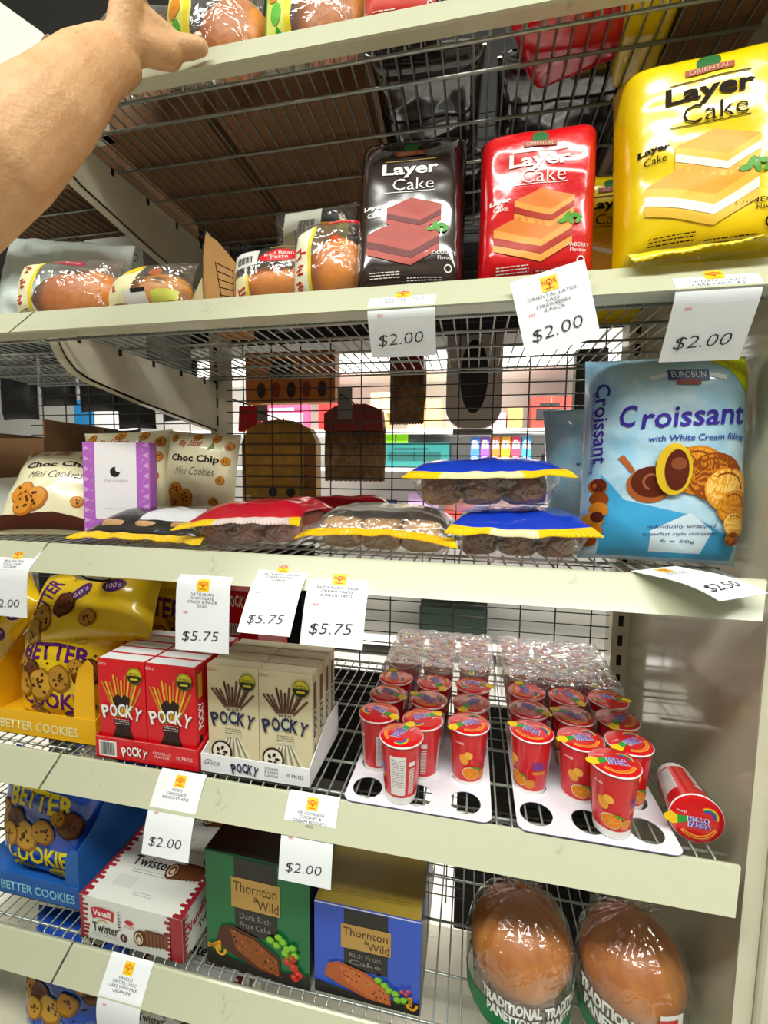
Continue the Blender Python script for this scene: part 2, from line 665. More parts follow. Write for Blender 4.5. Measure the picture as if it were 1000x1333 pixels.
def ticket(name_label, x0, x1, prof, lines, price, roll=0.0, group='handwritten price tickets', skew=0.0, base=None, rotz=0.0):
    """prof: world (y, z) from top to bottom edge"""
    w = x1 - x0
    ox, oy, oz = (x0 + x1) / 2, prof[0][0], prof[0][1]
    P = smooth_profile([(y - oy, z - oz) for y, z in prof])
    f, Ls = polyline_fn(P)
    def F(u, v, off=0.0):
        p, n = f(-v)
        x = u + skew * (-v)
        return Vector((x, p.y, p.z)) + n * (off + 0.0004)
    def B(u, v, off=0.0):
        p, n = f(-v)
        return Vector((u + skew * (-v), p.y, p.z)) - n * 0.0001
    mb = MB()
    us, vs = [-w / 2, 0, w / 2], lsp(-Ls, 0, 90)
    mb.grid(F, us, vs, PAPER)
    mb.grid(B, us, vs, PAPER, flip=True)
    k = w / 0.072
    q = 0.0085
    mb.a_rect(F, -q * 0.95 * k, -0.020 * k, q * 0.95 * k, -0.0055 * k, LOGOY, 1)
    mb.a_text(F, 'N', -0.0053 * k, -0.0112 * k, 0.0046 * k, LOGOR, w=0.0032 * k)
    mb.a_text(F, 'R', 0.0055 * k, -0.0112 * k, 0.0046 * k, LOGOR, w=0.0030 * k)
    mb.a_arc(F, 0, -0.0112 * k, 0.0021 * k, 0.0031 * k, 0, 2 * PI, LOGOR, 2, 18)
    mb.a_line(F, (0.0, -0.0112 * k), (0.0, -0.0160 * k), 0.0010 * k, LOGOR, 2)
    mb.a_rect(F, -0.0045 * k, -0.0178 * k, 0.0045 * k, -0.0170 * k, LOGOR, 2)
    y = -0.0235
    for s in lines:
        mb.a_text(F, s, 0, y * k, 0.0033 * k, GREYPEN, w=min(0.0034 * len(s), 0.054) * k, bold=-0.004, shear=0.1)
        y -= 0.0047
    mb.a_text(F, 'RRP', -0.022 * k, -Ls * 0.5, 0.0026 * k, REDP, w=0.0062 * k)
    mb.a_text(F, price, -0.002 * k, -Ls + 0.0185 * k, 0.0135 * k, PEN, w=0.050 * k, bold=-0.012, shear=0.18, rot=R(3))
    o = mb.build('price_ticket', loc=base or (ox, oy, oz), rot=(0, roll, rotz), label=name_label, cat='price ticket', group=group)
    return o

def lip(k, s):                                   # a point on a rail face, s = height below its top
    return (-0.0016 - 0.0285 * s / 0.034, S[k] - s)

def hang(k, s0, yb, zb):
    return [lip(k, s0), lip(k, (s0 + 0.034) / 2), (-0.0315, S[k] - 0.034), (-0.033 * 0.55 + yb * 0.45, (S[k] - 0.034) * 0.55 + zb * 0.45), (yb, zb)]

ticket('white two dollar ticket under the dark brown layer cake pack', 0.4765, 0.5515, hang(2, 0.004, -0.004, 1.350),
       ['ORIENTAL LAYER', "CAKE CHOC 8'S"], '$2.00')
ticket('tilted white two dollar ticket under the red layer cake pack', 0.6275, 0.7005, [(-0.031, 1.4235), (-0.033, 1.39), (-0.032, 1.345)],
       ['ORIENTAL LAYER', 'CAKE', 'STRAWBERRY', '8-PACK'], '$2.00', roll=R(-14), base=(0.6635, -0.031, 1.4215))
ticket('creased white two dollar ticket under the yellow layer cake pack', 0.784, 0.858, hang(2, 0.008, 0.002, 1.335),
       ['ORIENTAL LAYER', "CAKE CHOC 8'S"], '$2.00')
ticket('five seventy five ticket for chocolate cakes, leftmost on the middle shelf rail', 0.229, 0.304, hang(3, 0.0255, -0.038, 0.988),
       ['SATSUKIAN', 'CHOCOLATE', 'CAKES 6-PACK', '222G'], '$5.75')
ticket('five seventy five ticket for cream waffles, middle one on the middle rail', 0.3345, 0.3995, [lip(3, 0.004), lip(3, 0.02), (-0.040, 1.073), (-0.070, 1.031)],
       ['SATSUKIAN FRESH', 'CREAM WAFFLE', '6-PACK'], '$5.75')
ticket('five seventy five ticket for cream cakes, right one on the middle rail', 0.405, 0.480, [lip(3, 0.011), lip(3, 0.025), (-0.038, 1.066), (-0.055, 1.017)],
       ['SATSUKIAN FRESH', 'CREAM CAKES', '6-PACK 192G'], '$5.75')
ticket('two dollar ticket below the red pretzel stick display', 0.172, 0.243, [(0.0012, 0.7905), (-0.0045, 0.788), (-0.018, 0.768), (-0.034, 0.745), (-0.045, 0.700)],
       ['POCKY', 'CHOCOLATE', 'BISCUITS 47G'], '$2.00')
ticket('two dollar ticket beside the left cookie cup tray', 0.3675, 0.4375, [(0.0012, 0.7895), (-0.0045, 0.787), (-0.018, 0.767), (-0.032, 0.745), (-0.039, 0.698)],
       ['HELLO PANDA', 'COOKIES &', 'CREAM BISCUITS', '45G'], '$2.00')
ticket('price ticket below the white roulade box, cut by the picture bottom', 0.0725, 0.1455, [(0.0012, 0.4755), (-0.0045, 0.472), (-0.018, 0.453), (-0.034, 0.432), (-0.032, 0.375)],
       ['VANELLI', 'TWISTER CHOC', 'CAKE WITH MILK', 'CREAM 5PK'], '$3.33')
ticket('white ticket below the blue fruitcake box at the picture bottom', 0.405, 0.47, [lip(5, 0.008), lip(5, 0.02), (-0.033, 0.437), (-0.036, 0.36)],
       ['THORNTON', 'FRUIT CAKE'], '$2.00')
ticket('white ticket at the far left of the middle rail', -0.072, -0.0035, hang(3, 0.006, -0.036, 1.01),
       ['BIG SISTER', 'CHOC CHIP', 'COOKIES'], '$2.00')
ticket('curled white ticket lying under the blue croissant bag', 0.775, 0.85, [(0.022, 1.1112), (-0.004, 1.1115), (-0.028, 1.1122), (-0.052, 1.109), (-0.070, 1.103)],
       ['CROISSANT', 'CHOC CREAM'], '$2.50', rotz=R(34), base=(0.800, 0.022, 1.1112))
# ------------------------------------------------------------------ second shelf: layer cakes and breads
def slab_text(mb, F, s, u, v, h, w, m, bold=0.045):
    mb.a_text(F, s, u, v, h, m, w=w, bold=bold, lay=3)

def cake_slice(mb, F, u, v, w, top, side, cream, lay=3, green=None):
    """a wedge of layer cake drawn in slanted bands"""
    h = w * 0.16
    mb.a_poly(F, [(u - w * .5, v + h * .4), (u + w * .12, v - h * .8), (u + w * .5, v + h * .5), (u - w * .05, v + h * 1.5)], top, lay)
    for i, c in enumerate([side, cream, side]):
        a, b = -i * h * .62, -(i + 1) * h * .62
        mb.a_poly(F, [(u - w * .5, v + h * .4 + a), (u - w * .5, v + h * .4 + b), (u + w * .12, v - h * .8 + b), (u + w * .12, v - h * .8 + a)], c, lay + (i == 1))
        mb.a_poly(F, [(u + w * .12, v - h * .8 + a), (u + w * .12, v - h * .8 + b), (u + w * .5, v + h * .5 + b), (u + w * .5, v + h * .5 + a)], c, lay + (i == 1))
    if green:
        for k in range(5):
            mb.a_ell(F, u + w * (.38 + .05 * k), v + h * (0.5 + .35 * (k % 2)), w * .06, w * .03, green, lay + 2, rot=k)

def layer_cake(name, label, loc, rot, W, H, T, base, textm, top, side, cream, flavour, seed, lower=None, group='layer cake packs', p=7, wr=0.0022):
    f, r = pillow(W, H, T, p=p, q=8, back=0.9, wr=wr, seed=seed, fr=22, pinch=0.02)
    mb = MB()
    bag_mesh(mb, f, r, W, H, base, 40, 48)
    pk = thing(name, label, 'cake pack', loc, rot, group)
    k = W / 0.132
    if lower:
        mb.a_rect(f, -W * .42, H * .04, W * .42, H * .5, lower, 1)
    mb.a_ell(f, 0, H * .875, .009 * k, .0085 * k, gink('#2f6b3a'), 2)
    mb.a_rect(f, -.018 * k, H * .815, .018 * k, H * .848, gink('#a8543c'), 3)
    mb.a_text(f, 'ORIENTAL', 0, H * .831, .0042 * k, gink('#d9b9a0'), w=.030 * k, lay=4)
    mb.a_rect(f, -.03 * k, H * .785, .03 * k, H * .790, gink('#c9a45a') if base.name.endswith('dark') else textm, 2)
    mb.a_text(f, 'Layer', 0, H * .725, .019 * k, textm, w=.066 * k, bold=.028, lay=3)
    mb.a_text(f, 'Cake', .004 * k, H * .635, .015 * k, textm, w=.048 * k, bold=-0.008, lay=3)
    mb.a_rect(f, -.03 * k, H * .585, .03 * k, H * .589, textm, 2)
    cake_slice(mb, f, .006 * k, H * .47, .064 * k, top, side, cream, 3)
    cake_slice(mb, f, -.006 * k, H * .31, .085 * k, top, side, cream, 3, gink('#4d9a2e'))
    mb.a_text(f, 'Layer', -.042 * k, H * .50, .007 * k, textm, w=.024 * k, bold=.04, lay=3)
    mb.a_text(f, 'Cake', -.041 * k, H * .455, .006 * k, textm, w=.017 * k, lay=3)
    mb.a_text(f, flavour, .038 * k, H * .20, .0042 * k, textm, w=.036 * k, lay=3)
    mb.a_text(f, 'Flavour', .044 * k, H * .17, .0042 * k, textm, w=.018 * k, lay=3)
    mb.a_arc(f, .047 * k, H * .11, .0032 * k, .0046 * k, 0, 2 * PI, textm, 3)
    mb.a_blurb(f, -.026 * k, H * .10, .036 * k, 3, textm, .0009, .003, seed, 2)
    mb.a_blurb(f, .02 * k, H * .065, .04 * k, 2, textm, .0008, .0026, seed + 1, 2)
    mb.build('wrapper', pk)
    def ser(v0, sg):
        pts = []
        n = int(W / .004)
        for i in range(n + 1):
            x = -W * .47 + W * .94 * i / n
            pts.append((x, v0 + sg * (.0065 if i % 2 else .0045)))
        return [(-W * .47, v0 - sg * .002)] + pts + [(W * .47, v0 - sg * .002)]
    for v0, sg in ((H, 1), (0.0, -1)):
        MB().prism(ser(v0, sg), 'y', -0.0009, 0.0009, base).build('crimped_seal', pk)
    return pk

DARKW = mat('wrapper_dark', '#251614', 0.14, spec=0.9, coat=1.0, bump=0.10, bscale=16)
REDW = mat('wrapper_red', '#d30a16', 0.22, coat=0.5, bump=0.4, bscale=30)
YELW = mat('wrapper_yellow', '#efcf04', 0.24, coat=0.5, bump=0.4, bscale=26)
W_INK, K_INK = gink('#f0eee8'), mat('matt_dark_print', '#1c120c', 0.6, spec=0.1)
z2 = S[2] + 0.0035
layer_cake('layer_cake_pack', 'dark brown chocolate layer cake pack with silvery glare on its front', (0.5090, 0.058, z2), (R(-11), 0, R(3)), 0.140, 0.214, 0.030, DARKW, W_INK,
           gink('#a8453a'), gink('#b04a40'), gink('#6a2320'), 'CHOCOLATE', 3, wr=0.0009)
layer_cake('layer_cake_pack', 'red strawberry layer cake pack between the brown and yellow packs', (0.661, 0.064, z2), (R(-4), 0, R(-1)), 0.134, 0.186, 0.036, REDW, W_INK,
           gink('#e0823a'), gink('#e7a04a'), gink('#b03426'), 'STRAWBERRY', 11)
layer_cake('layer_cake_pack', 'big yellow layer cake pack at the right end of the second shelf', (0.820, 0.036, z2 - 0.001), (R(-5), R(-1.5), R(-4)), 0.152, 0.216, 0.048, YELW, K_INK,
           gink('#e9a63a'), gink('#e8bd45'), gink('#f4efdc'), 'PANDAN', 21)
_b = [o for o in bpy.data.objects if o.get('label', '').startswith('big yellow layer cake')][0]
mb = MB()
pts_t, pts_b = [], []
for i in range(41):
    x = -0.070 + 0.138 * i / 40
    wv = .0022 * math.sin(i * .55) + .0015 * noise.noise(Vector((i * .4, 2, 1)))
    dr = .017 - .011 * i / 40
    pts_t.append((x, -0.0440 + wv * .4, .010))
    pts_b.append((x, -0.0600 - .004 * (1 - i / 40) + wv, .010 - dr - (.0016 if i % 2 else 0)))
V1 = pts_t + pts_b
V2 = [(x, y + .0012, z - .0004) for x, y, z in V1]
n_ = 41
mb.add(V1 + V2, [(i, i + 1, n_ + i + 1, n_ + i) for i in range(n_ - 1)] + [(2 * n_ + i, 3 * n_ + i, 3 * n_ + i + 1, 2 * n_ + i + 1) for i in range(n_ - 1)] + [(n_ + i, n_ + i + 1, 3 * n_ + i + 1, 3 * n_ + i) for i in range(n_ - 1)], YELW, True)
mb.build('bottom_flap', _b)
layer_cake('layer_cake_pack', 'yellow layer cake pack mostly hidden behind the big yellow one', (0.762, 0.170, z2), (R(-2), 0, R(3)), 0.110, 0.190, 0.03, YELW, K_INK,
           gink('#e9a63a'), gink('#e8bd45'), gink('#f4efdc'), 'PANDAN', 31)

# ---- bread in clear bags
CLEAR = film('clear_bag', gloss=0.07, rough=0.09, bump=0.7, bscale=40, haze=0.05)
MILKY = film('milky_bag', gloss=0.10, rough=0.15, bump=0.7, bscale=30, haze=0.30)
def bun_mat(name, c, v, sc=14):
    return mat(name, c, 0.42, vary=v, vscale=sc, bump=0.3, bscale=90)
BUN_O = bun_mat('bun_crust_golden', '#f8a01c', '#e88214')
BUN_B = bun_mat('bread_crust_tan', '#eaa648', '#c87a28')
BUN_R = bun_mat('bread_crust_reddish', '#e08a34', '#bc621e')
CREAMP, YELP, REDPR, LIMEP = gink('#ece6b4'), gink('#e6cf2a'), gink('#b8322a'), gink('#dbe06a')

def bread_bag(label, loc, rot, W, H, T, seed, bun, band, group='breads in clear bags', extra=None, bun_s=(0.38, 0.36)):
    t = thing('bread_bag', label, 'bread', loc, rot, group)
    f, r = pillow(W, H, T, p=2.6, q=2.4, back=0.7, wr=0.003, seed=seed, fr=24, pinch=0.08)
    mb = MB()
    bag_mesh(mb, f, r, W, H, CLEAR, 26, 22)
    band(mb, f, W, H)
    mb.build('clear_bag', t)
    b = MB()
    b.ball((bun_s[0] * 0 + (extra or 0), 0.0, H * 0.44), 1.0, bun, 24, (W * bun_s[0] * 1.06, T * 0.80, H * bun_s[1] * 1.06), lump=0.06, seed=seed)
    b.build('bread', t)
    return t

def kana(mb, F, u, v, s, m, seed=0, lay=3):
    """a brush-written sign: a few bowed strokes"""
    rnd = random.Random(seed)
    for k in range(3):
        a = rnd.uniform(-.5, .5)
        x, y = u + rnd.uniform(-.3, .3) * s, v + (k - 1) * s * .35
        mb.a_line(F, (x - s * .35, y - s * .1 * a), (x + s * .35, y + s * .2 * a), s * .13, m, lay, s * .18)
    mb.a_line(F, (u + rnd.uniform(-.2, .2) * s, v + s * .5), (u + rnd.uniform(-.2, .2) * s, v - s * .5), s * .15, m, lay, s * .1)

def band_left(words):
    def g(mb, f, W, H):
        mb.a_poly(f, [(-W * .49, H * .04), (-W * .20, H * .04), (-W * .17, H * .5), (-W * .13, H * .96), (-W * .40, H * .96), (-W * .46, H * .5)], CREAMP, 1)
        mb.a_poly(f, [(-W * .23, H * .04), (-W * .19, H * .04), (-W * .12, H * .96), (-W * .16, H * .96)], YELP, 2)
        for i in range(3):
            kana(mb, f, -W * (.34 - .02 * i), H * (.30 + .24 * i), H * .17, REDPR, seed=i + len(words))
        mb.a_blurb(f, -W * .33, H * .14, W * .18, 2, gink('#5a5a44'), .0012, .003, 4, 2)
        if words:
            mb.a_ell(f, W * .08, H * .86, W * .2, H * .07, gink('#a02838'), 2, rot=-.2)
            mb.a_text(f, words, W * .08, H * .86, H * .06, W_INK, w=W * .3, rot=-.2, lay=3)
    return g

def band_diag(mb, f, W, H):
    mb.a_poly(f, [(-W * .46, H * .20), (-W * .10, H * .12), (-W * .02, H * .3), (W * .10, H * .92), (-W * .02, H * .95), (-W * .12, H * .60), (-W * .45, H * .42)], CREAMP, 1)
    mb.a_poly(f, [(-W * .12, H * .60), (-W * .02, H * .95), (W * .12, H * .93), (W * .04, H * .72)], YELP, 2)
    mb.a_rect(f, -W * .10, H * .08, W * .14, H * .30, gink('#e8e8e2'), 3)
    mb.a_rect(f, -W * .02, H * .25, W * .14, H * .31, BLACK, 4)
    mb.a_poly(f, [(W * .16, H * .07), (W * .44, H * .12), (W * .46, H * .30), (W * .2, H * .26)], LIMEP, 2)
    mb.a_ell(f, W * .22, H * .62, W * .07, H * .08, gink('#b0603a'), 2)
    kana(mb, f, -W * .25, H * .40, H * .15, REDPR, 8)

zb = S[2] + 0.004
bread_bag('long bread roll in clear wrap with cream label, leftmost on the second shelf', (-0.020, 0.068, zb), (R(-10), 0, R(3)), 0.178, 0.100, 0.036, 41, BUN_R, band_left('Cake Factory'), extra=0.020, bun_s=(0.44, 0.40))
bread_bag('round bread roll in clear wrap with yellow diagonal label above the rail joint', (0.128, 0.060, zb), (R(-16), R(-2), R(-6)), 0.150, 0.078, 0.034, 47, BUN_B, band_diag, extra=0.0, bun_s=(0.44, 0.38))

def band_paste(mb, f, W, H):
    mb.a_poly(f, [(-W * .46, H * .02), (-W * .22, H * .02), (-W * .2, H * .44), (-W * .42, H * .44)], CREAMP, 1)
    mb.a_rect(f, -W * .235, H * .02, -W * .20, H * .44, YELP, 2)
    kana(mb, f, -W * .34, H * .20, H * .17, gink('#c23a28'), 5)
    mb.a_rect(f, -W * .46, H * .56, -W * .08, H * .86, gink('#e4e4dc'), 2)
    for i in range(12):
        mb.a_rect(f, -W * .36 + i * W * .018, H * .60, -W * .352 + i * W * .018 + (i % 3) * W * .003, H * .72, BLACK, 3)
    mb.a_rect(f, -W * .12, H * .84, W * .04, H * .90, BLACK, 3)
    mb.a_ell(f, W * .17, H * .68, W * .24, H * .10, gink('#d8202c'), 2, rot=.15)
    mb.a_text(f, 'Red Bean', W * .17, H * .71, H * .06, W_INK, w=W * .34, rot=.15, lay=3)
    mb.a_text(f, 'Paste', W * .18, H * .645, H * .055, W_INK, w=W * .2, rot=.15, lay=3)
    mb.a_poly(f, [(W * .05, H * .84), (W * .45, H * .93), (W * .45, H * .98), (W * .05, H * .97)], LIMEP, 2)

def band_bun(mb, f, W, H):
    mb.a_poly(f, [(-W * .48, H * .03), (-W * .20, H * .03), (-W * .17, H * .5), (-W * .10, H * .80), (-W * .34, H * .72), (-W * .46, H * .4)], gink('#efeed0'), 1)
    mb.a_poly(f, [(-W * .21, H * .03), (-W * .17, H * .03), (-W * .14, H * .5), (-W * .07, H * .80), (-W * .11, H * .80), (-W * .19, H * .5)], YELP, 2)
    for i in range(3):
        kana(mb, f, -W * (.36 - .03 * i), H * (.16 + .17 * i), H * .12, gink('#c8281e'), 20 + i)
    mb.a_ell(f, W * .22, H * .88, W * .22, H * .055, gink('#d8202c'), 2, rot=.25)
    mb.a_text(f, 'Custard', W * .22, H * .88, H * .05, W_INK, w=W * .3, rot=.25, lay=3)
    for k in range(6):
        a = k * 1.05
        mb.a_line(f, (W * .17, H * .60), (W * .17 + W * .09 * math.cos(a), H * .60 + H * .06 * math.sin(a)), W * .03, gink('#d2421c'), 2, W * .01)
    mb.a_blurb(f, W * .25, H * .08, W * .2, 1, gink('#b83a20'), .002, .004, 5, 2)

bread_bag('clear wrapped bun with red bean paste label, behind the rail left of the golden bun', (0.315, 0.080, zb), (R(-12), R(-4), R(4)), 0.118, 0.098, 0.036, 53, BUN_O, band_paste, extra=0.0, bun_s=(0.44, 0.26))
bread_bag('golden bun in clear wrap left of the dark layer cake pack', (0.402, 0.070, zb), (R(-8), R(-3), R(3)), 0.104, 0.118, 0.040, 59, BUN_O, band_bun, extra=0.012, bun_s=(0.40, 0.34))
def band_back(mb, f, W, H):
    mb.a_rect(f, -W * .34, H * .50, W * .12, H * .96, gink('#dfe0d2'), 1)
    for i in range(14):
        mb.a_rect(f, -W * .14 + i * W * .014, H * .72, -W * .134 + i * W * .014 + (i % 3) * W * .002, H * .84, BLACK, 2)
    mb.a_rect(f, W * .13, H * .80, W * .30, H * .87, BLACK, 2)
    mb.a_poly(f, [(W * .12, H * .3), (W * .34, H * .3), (W * .34, H * .8), (W * .12, H * .8)], gink('#d8b24a'), 1)
    mb.a_poly(f, [(W * .34, H * .3), (W * .46, H * .4), (W * .44, H * .8), (W * .34, H * .84)], LIMEP, 1)
bread_bag('clear wrapped bread with barcode label standing behind the two front buns', (0.352, 0.145, zb), (R(-6), R(-2), R(0)), 0.135, 0.190, 0.026, 61, BUN_O, band_back, extra=0.0, bun_s=(0.34, 0.2))

KRAFT = mat('kraft_cardboard', '#b98a4e', 0.8, vary='#a67a42', vscale=10)
KRAFTD = mat('dull_shaded_cardboard', '#7d5a38', 0.85, vary='#6b4c2e', vscale=6)  # dark brown card; shade under the top-shelf cartons is in this colour too
t = thing('cardboard_carton', 'torn brown cardboard carton flap left of the clear wrapped buns', 'carton', (0.222, 0.075, S[2]), (0, 0, R(12)))
mb = MB()
mb.prism([(-0.016, 0.001), (0.036, 0.001), (0.036, 0.080), (0.024, 0.094), (0.008, 0.112), (-0.008, 0.122), (-0.012, 0.09), (-0.013, 0.04)], 'y', 0.0, 0.003, KRAFT)
Fp = plane((0, 0, 0), (1, 0, 0), (0, 0, 1))
for k in range(5):
    mb.a_line(Fp, (0.006 + .001 * k, 0.082 - .011 * k), (0.030, 0.071 - .009 * k), 0.0011, K_INK)
mb.a_line(Fp, (0.005, 0.083), (0.013, 0.034), 0.0011, K_INK)
mb.a_line(Fp, (0.030, 0.072), (0.030, 0.032), 0.0011, K_INK)
mb.build('front_flap', t)
mb = MB()
mb.prism([(-0.012, 0.001), (-0.052, 0.001), (-0.046, 0.014), (-0.034, 0.024), (-0.026, 0.034), (-0.013, 0.060)], 'y', -0.004, -0.001, mat('pale_card', '#b9ac84', 0.8))
mb.build('torn_edge', t)
MB().box(-0.010, 0.034, 0.003, 0.09, 0.001, 0.05, KRAFT).build('tray_body', t)

# white carton and crumpled white bag at the left
WCARD = mat('white_card', '#dfe3dc', 0.7)
mb = MB()
mb.box(-0.065, 0.064, 0.0, 0.14, 0.0, 0.232, WCARD)
Fp = plane((-0.065, 0, 0), (1, 0, 0), (0, 0, 1))
mb.a_text(Fp, 'COOL DRY', 0.075, 0.190, 0.014, ink('#3a3d3c'), w=0.088, rot=PI)
mb.a_rect(plane((0.064, 0, 0), (0, 1, 0), (0, 0, 1)), 0.0, 0.0, 0.14, 0.232, mat('carton_side_grey', '#8d8f88', 0.8))  # carton's right face is a darker grey than its front
mb.build('white_carton', loc=(-0.097, 0.25, S[2]), label='white carton with upside down black lettering behind the bread rolls', cat='carton')
f, r = pillow(0.26, 0.185, 0.035, p=2.2, q=3, back=0.6, wr=0.010, seed=71, fr=20, pinch=0.03)
mb = MB()
bag_mesh(mb, f, r, 0.26, 0.185, mat('white_poly_bag', '#cfdad4', 0.45, bump=0.5, bscale=20), 34, 26)
mb.a_text(f, 'Cake Factory', 0.075, 0.085, 0.016, gink('#a22c38'), w=0.09, rot=-.25)
mb.a_ell(f, 0.07, 0.103, 0.045, 0.010, gink('#8a2630'), rot=-.25)
mb.build('white_bag', loc=(-0.135, 0.15, S[2] + 0.002), rot=(R(-6), R(8), 0), label='crumpled white plastic bag behind the leftmost bread roll', cat='bag')
# ------------------------------------------------------------------ middle shelf
z3 = S[3] + 0.0006
CREAMBAG = mat('cream_bag', '#e6dfba', 0.28, coat=0.4, bump=0.5, bscale=24)
COOKIE, COOKIE2, CHIP = gink('#d08a2c'), gink('#b06a22'), gink('#4a2614')
BROWNP = gink('#4a2418')

def cookie(mb, F, u, v, r, lay=2, seed=0, a=None, b=None, sq=1.0):
    rnd = random.Random(seed)
    pts = [(u + r * (1 + rnd.uniform(-.06, .06)) * math.cos(2 * PI * k / 18), v + r * sq * (1 + rnd.uniform(-.06, .06)) * math.sin(2 * PI * k / 18)) for k in range(18)]
    mb.a_poly(F, pts, b or COOKIE2, lay)
    mb.a_poly(F, [(u + (x - u) * .86 - r * .05, v + (y - v) * .86 + r * .06) for x, y in pts], a or COOKIE, lay + 1)
    for k in range(7):
        an, d = rnd.uniform(0, 6.28), r * rnd.uniform(.1, .65)
        mb.a_ell(F, u + d * math.cos(an), v + d * sq * math.sin(an), r * .13, r * .11 * sq, CHIP, lay + 2, rot=an, n=8)

def choc_chip_bag(label, loc, rot, W, H, T, seed):
    t = thing('cookie_bag', label, 'cookie bag', loc, rot, 'cream cookie bags')
    f, r = pillow(W, H, T, p=2.4, q=2.6, back=0.6, wr=0.003, seed=seed, fr=24, pinch=0.05)
    mb = MB()
    bag_mesh(mb, f, r, W, H, CREAMBAG, 32, 32)
    mb.a_text(f, 'Big Sister', -W * .08, H * .86, H * .075, gink('#b03024'), w=W * .34, shear=.3, bold=.01)
    mb.a_poly(f, [(W * .16, H * .80), (W * .21, H * .90), (W * .25, H * .82)], gink('#6f8a3e'), 2)
    mb.a_text(f, 'Choc Chip', W * .0, H * .70, H * .095, gink('#241a16'), w=W * .66, bold=.03)
    mb.a_text(f, 'Mini Cookies', W * .02, H * .58, H * .08, gink('#4a4038'), w=W * .52, shear=.35, bold=-.012)
    cookie(mb, f, -W * .22, H * .36, W * .12, 2, seed + 1)
    cookie(mb, f, -W * .08, H * .30, W * .12, 4, seed + 2)
    cookie(mb, f, -W * .18, H * .24, W * .11, 6, seed + 3)
    for i, (a, b) in enumerate([(.36, .50), (.30, .28), (.40, .70), (-.36, .92), (.24, .93), (.42, .86), (-.02, .94)]):
        cookie(mb, f, W * a, H * b, W * .058, 2, seed + 10 + i)
    mb.a_poly(f, [(-W * .46, H * .02), (W * .46, H * .02), (W * .40, H * .12), (W * .1, H * .17), (-W * .2, H * .14), (-W * .44, H * .16)], BROWNP, 2)
    mb.build('bag', t)
    return t

choc_chip_bag('cream choc chip cookie bag leaning back at the left edge of the middle shelf', (-0.082, 0.066, z3), (R(-34), 0, R(12)), 0.175, 0.165, 0.034, 5)
choc_chip_bag('cream cookie bag behind the purple box, only its top seen', (-0.058, 0.215, z3), (R(-8), R(-3), R(8)), 0.180, 0.184, 0.030, 17)
choc_chip_bag('cream choc chip cookie bag standing right of the purple box', (0.090, 0.218, z3), (R(-6), R(3), R(2)), 0.145, 0.180, 0.032, 29)

# slim purple box with white face
PURP = mat('purple_card', '#b667c6', 0.45)
WHT = mat('white_card_face', '#f0eef2', 0.5)
t = thing('cookie_box', 'slim purple box with plain white front panel, standing on the middle shelf', 'box', (0.052, 0.068, z3), (R(-2), 0, R(10)))
mb = MB()
mb.box(-0.053, 0.053, 0, 0.020, 0, 0.150, PURP)
Fp = plane((-0.053, 0, 0), (1, 0, 0), (0, 0, 1))
pts = []
for cx_, cz_, a0 in ((0.085 - .004, .034, -PI / 2), (0.085 - .004, .1495, None), (0.019, .1495, None), (0.019 + .004, .034, -PI)):
    if a0 is None:
        pts.append((cx_ + (.004 if cx_ > .05 else 0), cz_))
    else:
        pts += [(cx_ + .004 * math.cos(a0 + k * PI / 8), cz_ + .004 * math.sin(a0 + k * PI / 8)) for k in range(5)]
mb.a_poly(Fp, pts, WHT, 1, .05)
LILAC = mat('lilac_print', '#d7a4df', 0.45)
for i in range(9):
    zq = .008 + i * .016
    mb.a_poly(Fp, [(.002, zq), (.011, zq + .004), (.002, zq + .009)], LILAC, 1)
    mb.a_poly(Fp, [(.104, zq + .006), (.094, zq + .010), (.104, zq + .015)], LILAC, 1)
    mb.a_line(Fp, (.089 + .003 * (i % 3), zq), (.095 + .003 * (i % 2), zq + .005), .0012, LILAC)
    mb.a_line(Fp, (.011, zq), (.016, zq + .004), .0012, LILAC)
for i in range(6):
    mb.a_poly(Fp, [(.016 + i * .014, .010), (.026 + i * .014, .013), (.020 + i * .014, .022)], LILAC, 1)
mb.a_ell(Fp, .051, .104, .0078, .0078, BLACK, 2)
mb.a_ell(Fp, .0565, .1085, .0048, .0048, WHT, 3)
mb.a_text(Fp, 'the cookie', .052, .091, .0045, mat('pale_print', '#c3bcc9', .6), w=.038)
mb.a_blurb(Fp, .052, .046, .034, 1, mat('pale_print', '#c3bcc9', .6), .0012, .003, 3)
mb.build('carton_body', t)

# cartons and black bag at far left
t = thing('open_carton', 'open dark brown carton with white lower band at the far left', 'carton', (-0.275, 0.16, S[3]), (0, 0, R(6)))
mb = MB()
mb.box(-0.085, 0.085, 0.0, 0.003, 0, 0.165, KRAFTD)
mb.box(0.082, 0.085, 0.0, 0.2, 0, 0.20, KRAFTD)
mb.box(-0.085, -0.082, 0.0, 0.2, 0, 0.18, KRAFTD)
mb.box(-0.085, 0.085, 0.197, 0.2, 0, 0.20, KRAFTD)
mb.build('carton_wall', t)
mb = MB()
mb.prism([(-0.085, 0), (0.085, 0), (0.085, 0.120), (0.03, 0.092), (-0.085, 0.085)], 'y', -0.004, -0.0005, WCARD)
mb.build('front_band', t)
f, r = pillow(0.09, 0.195, 0.03, p=2.4, q=3, back=0.7, wr=0.006, seed=91, pinch=.06)
mb = MB()
bag_mesh(mb, f, r, 0.09, 0.195, mat('black_bag', '#17130f', 0.3, coat=.3), 22, 26)
mb.build('snack_bag', loc=(-0.150, 0.295, z3), rot=(R(-5), 0, 0), label='dark bag standing between the open carton and the cream bags', cat='bag')

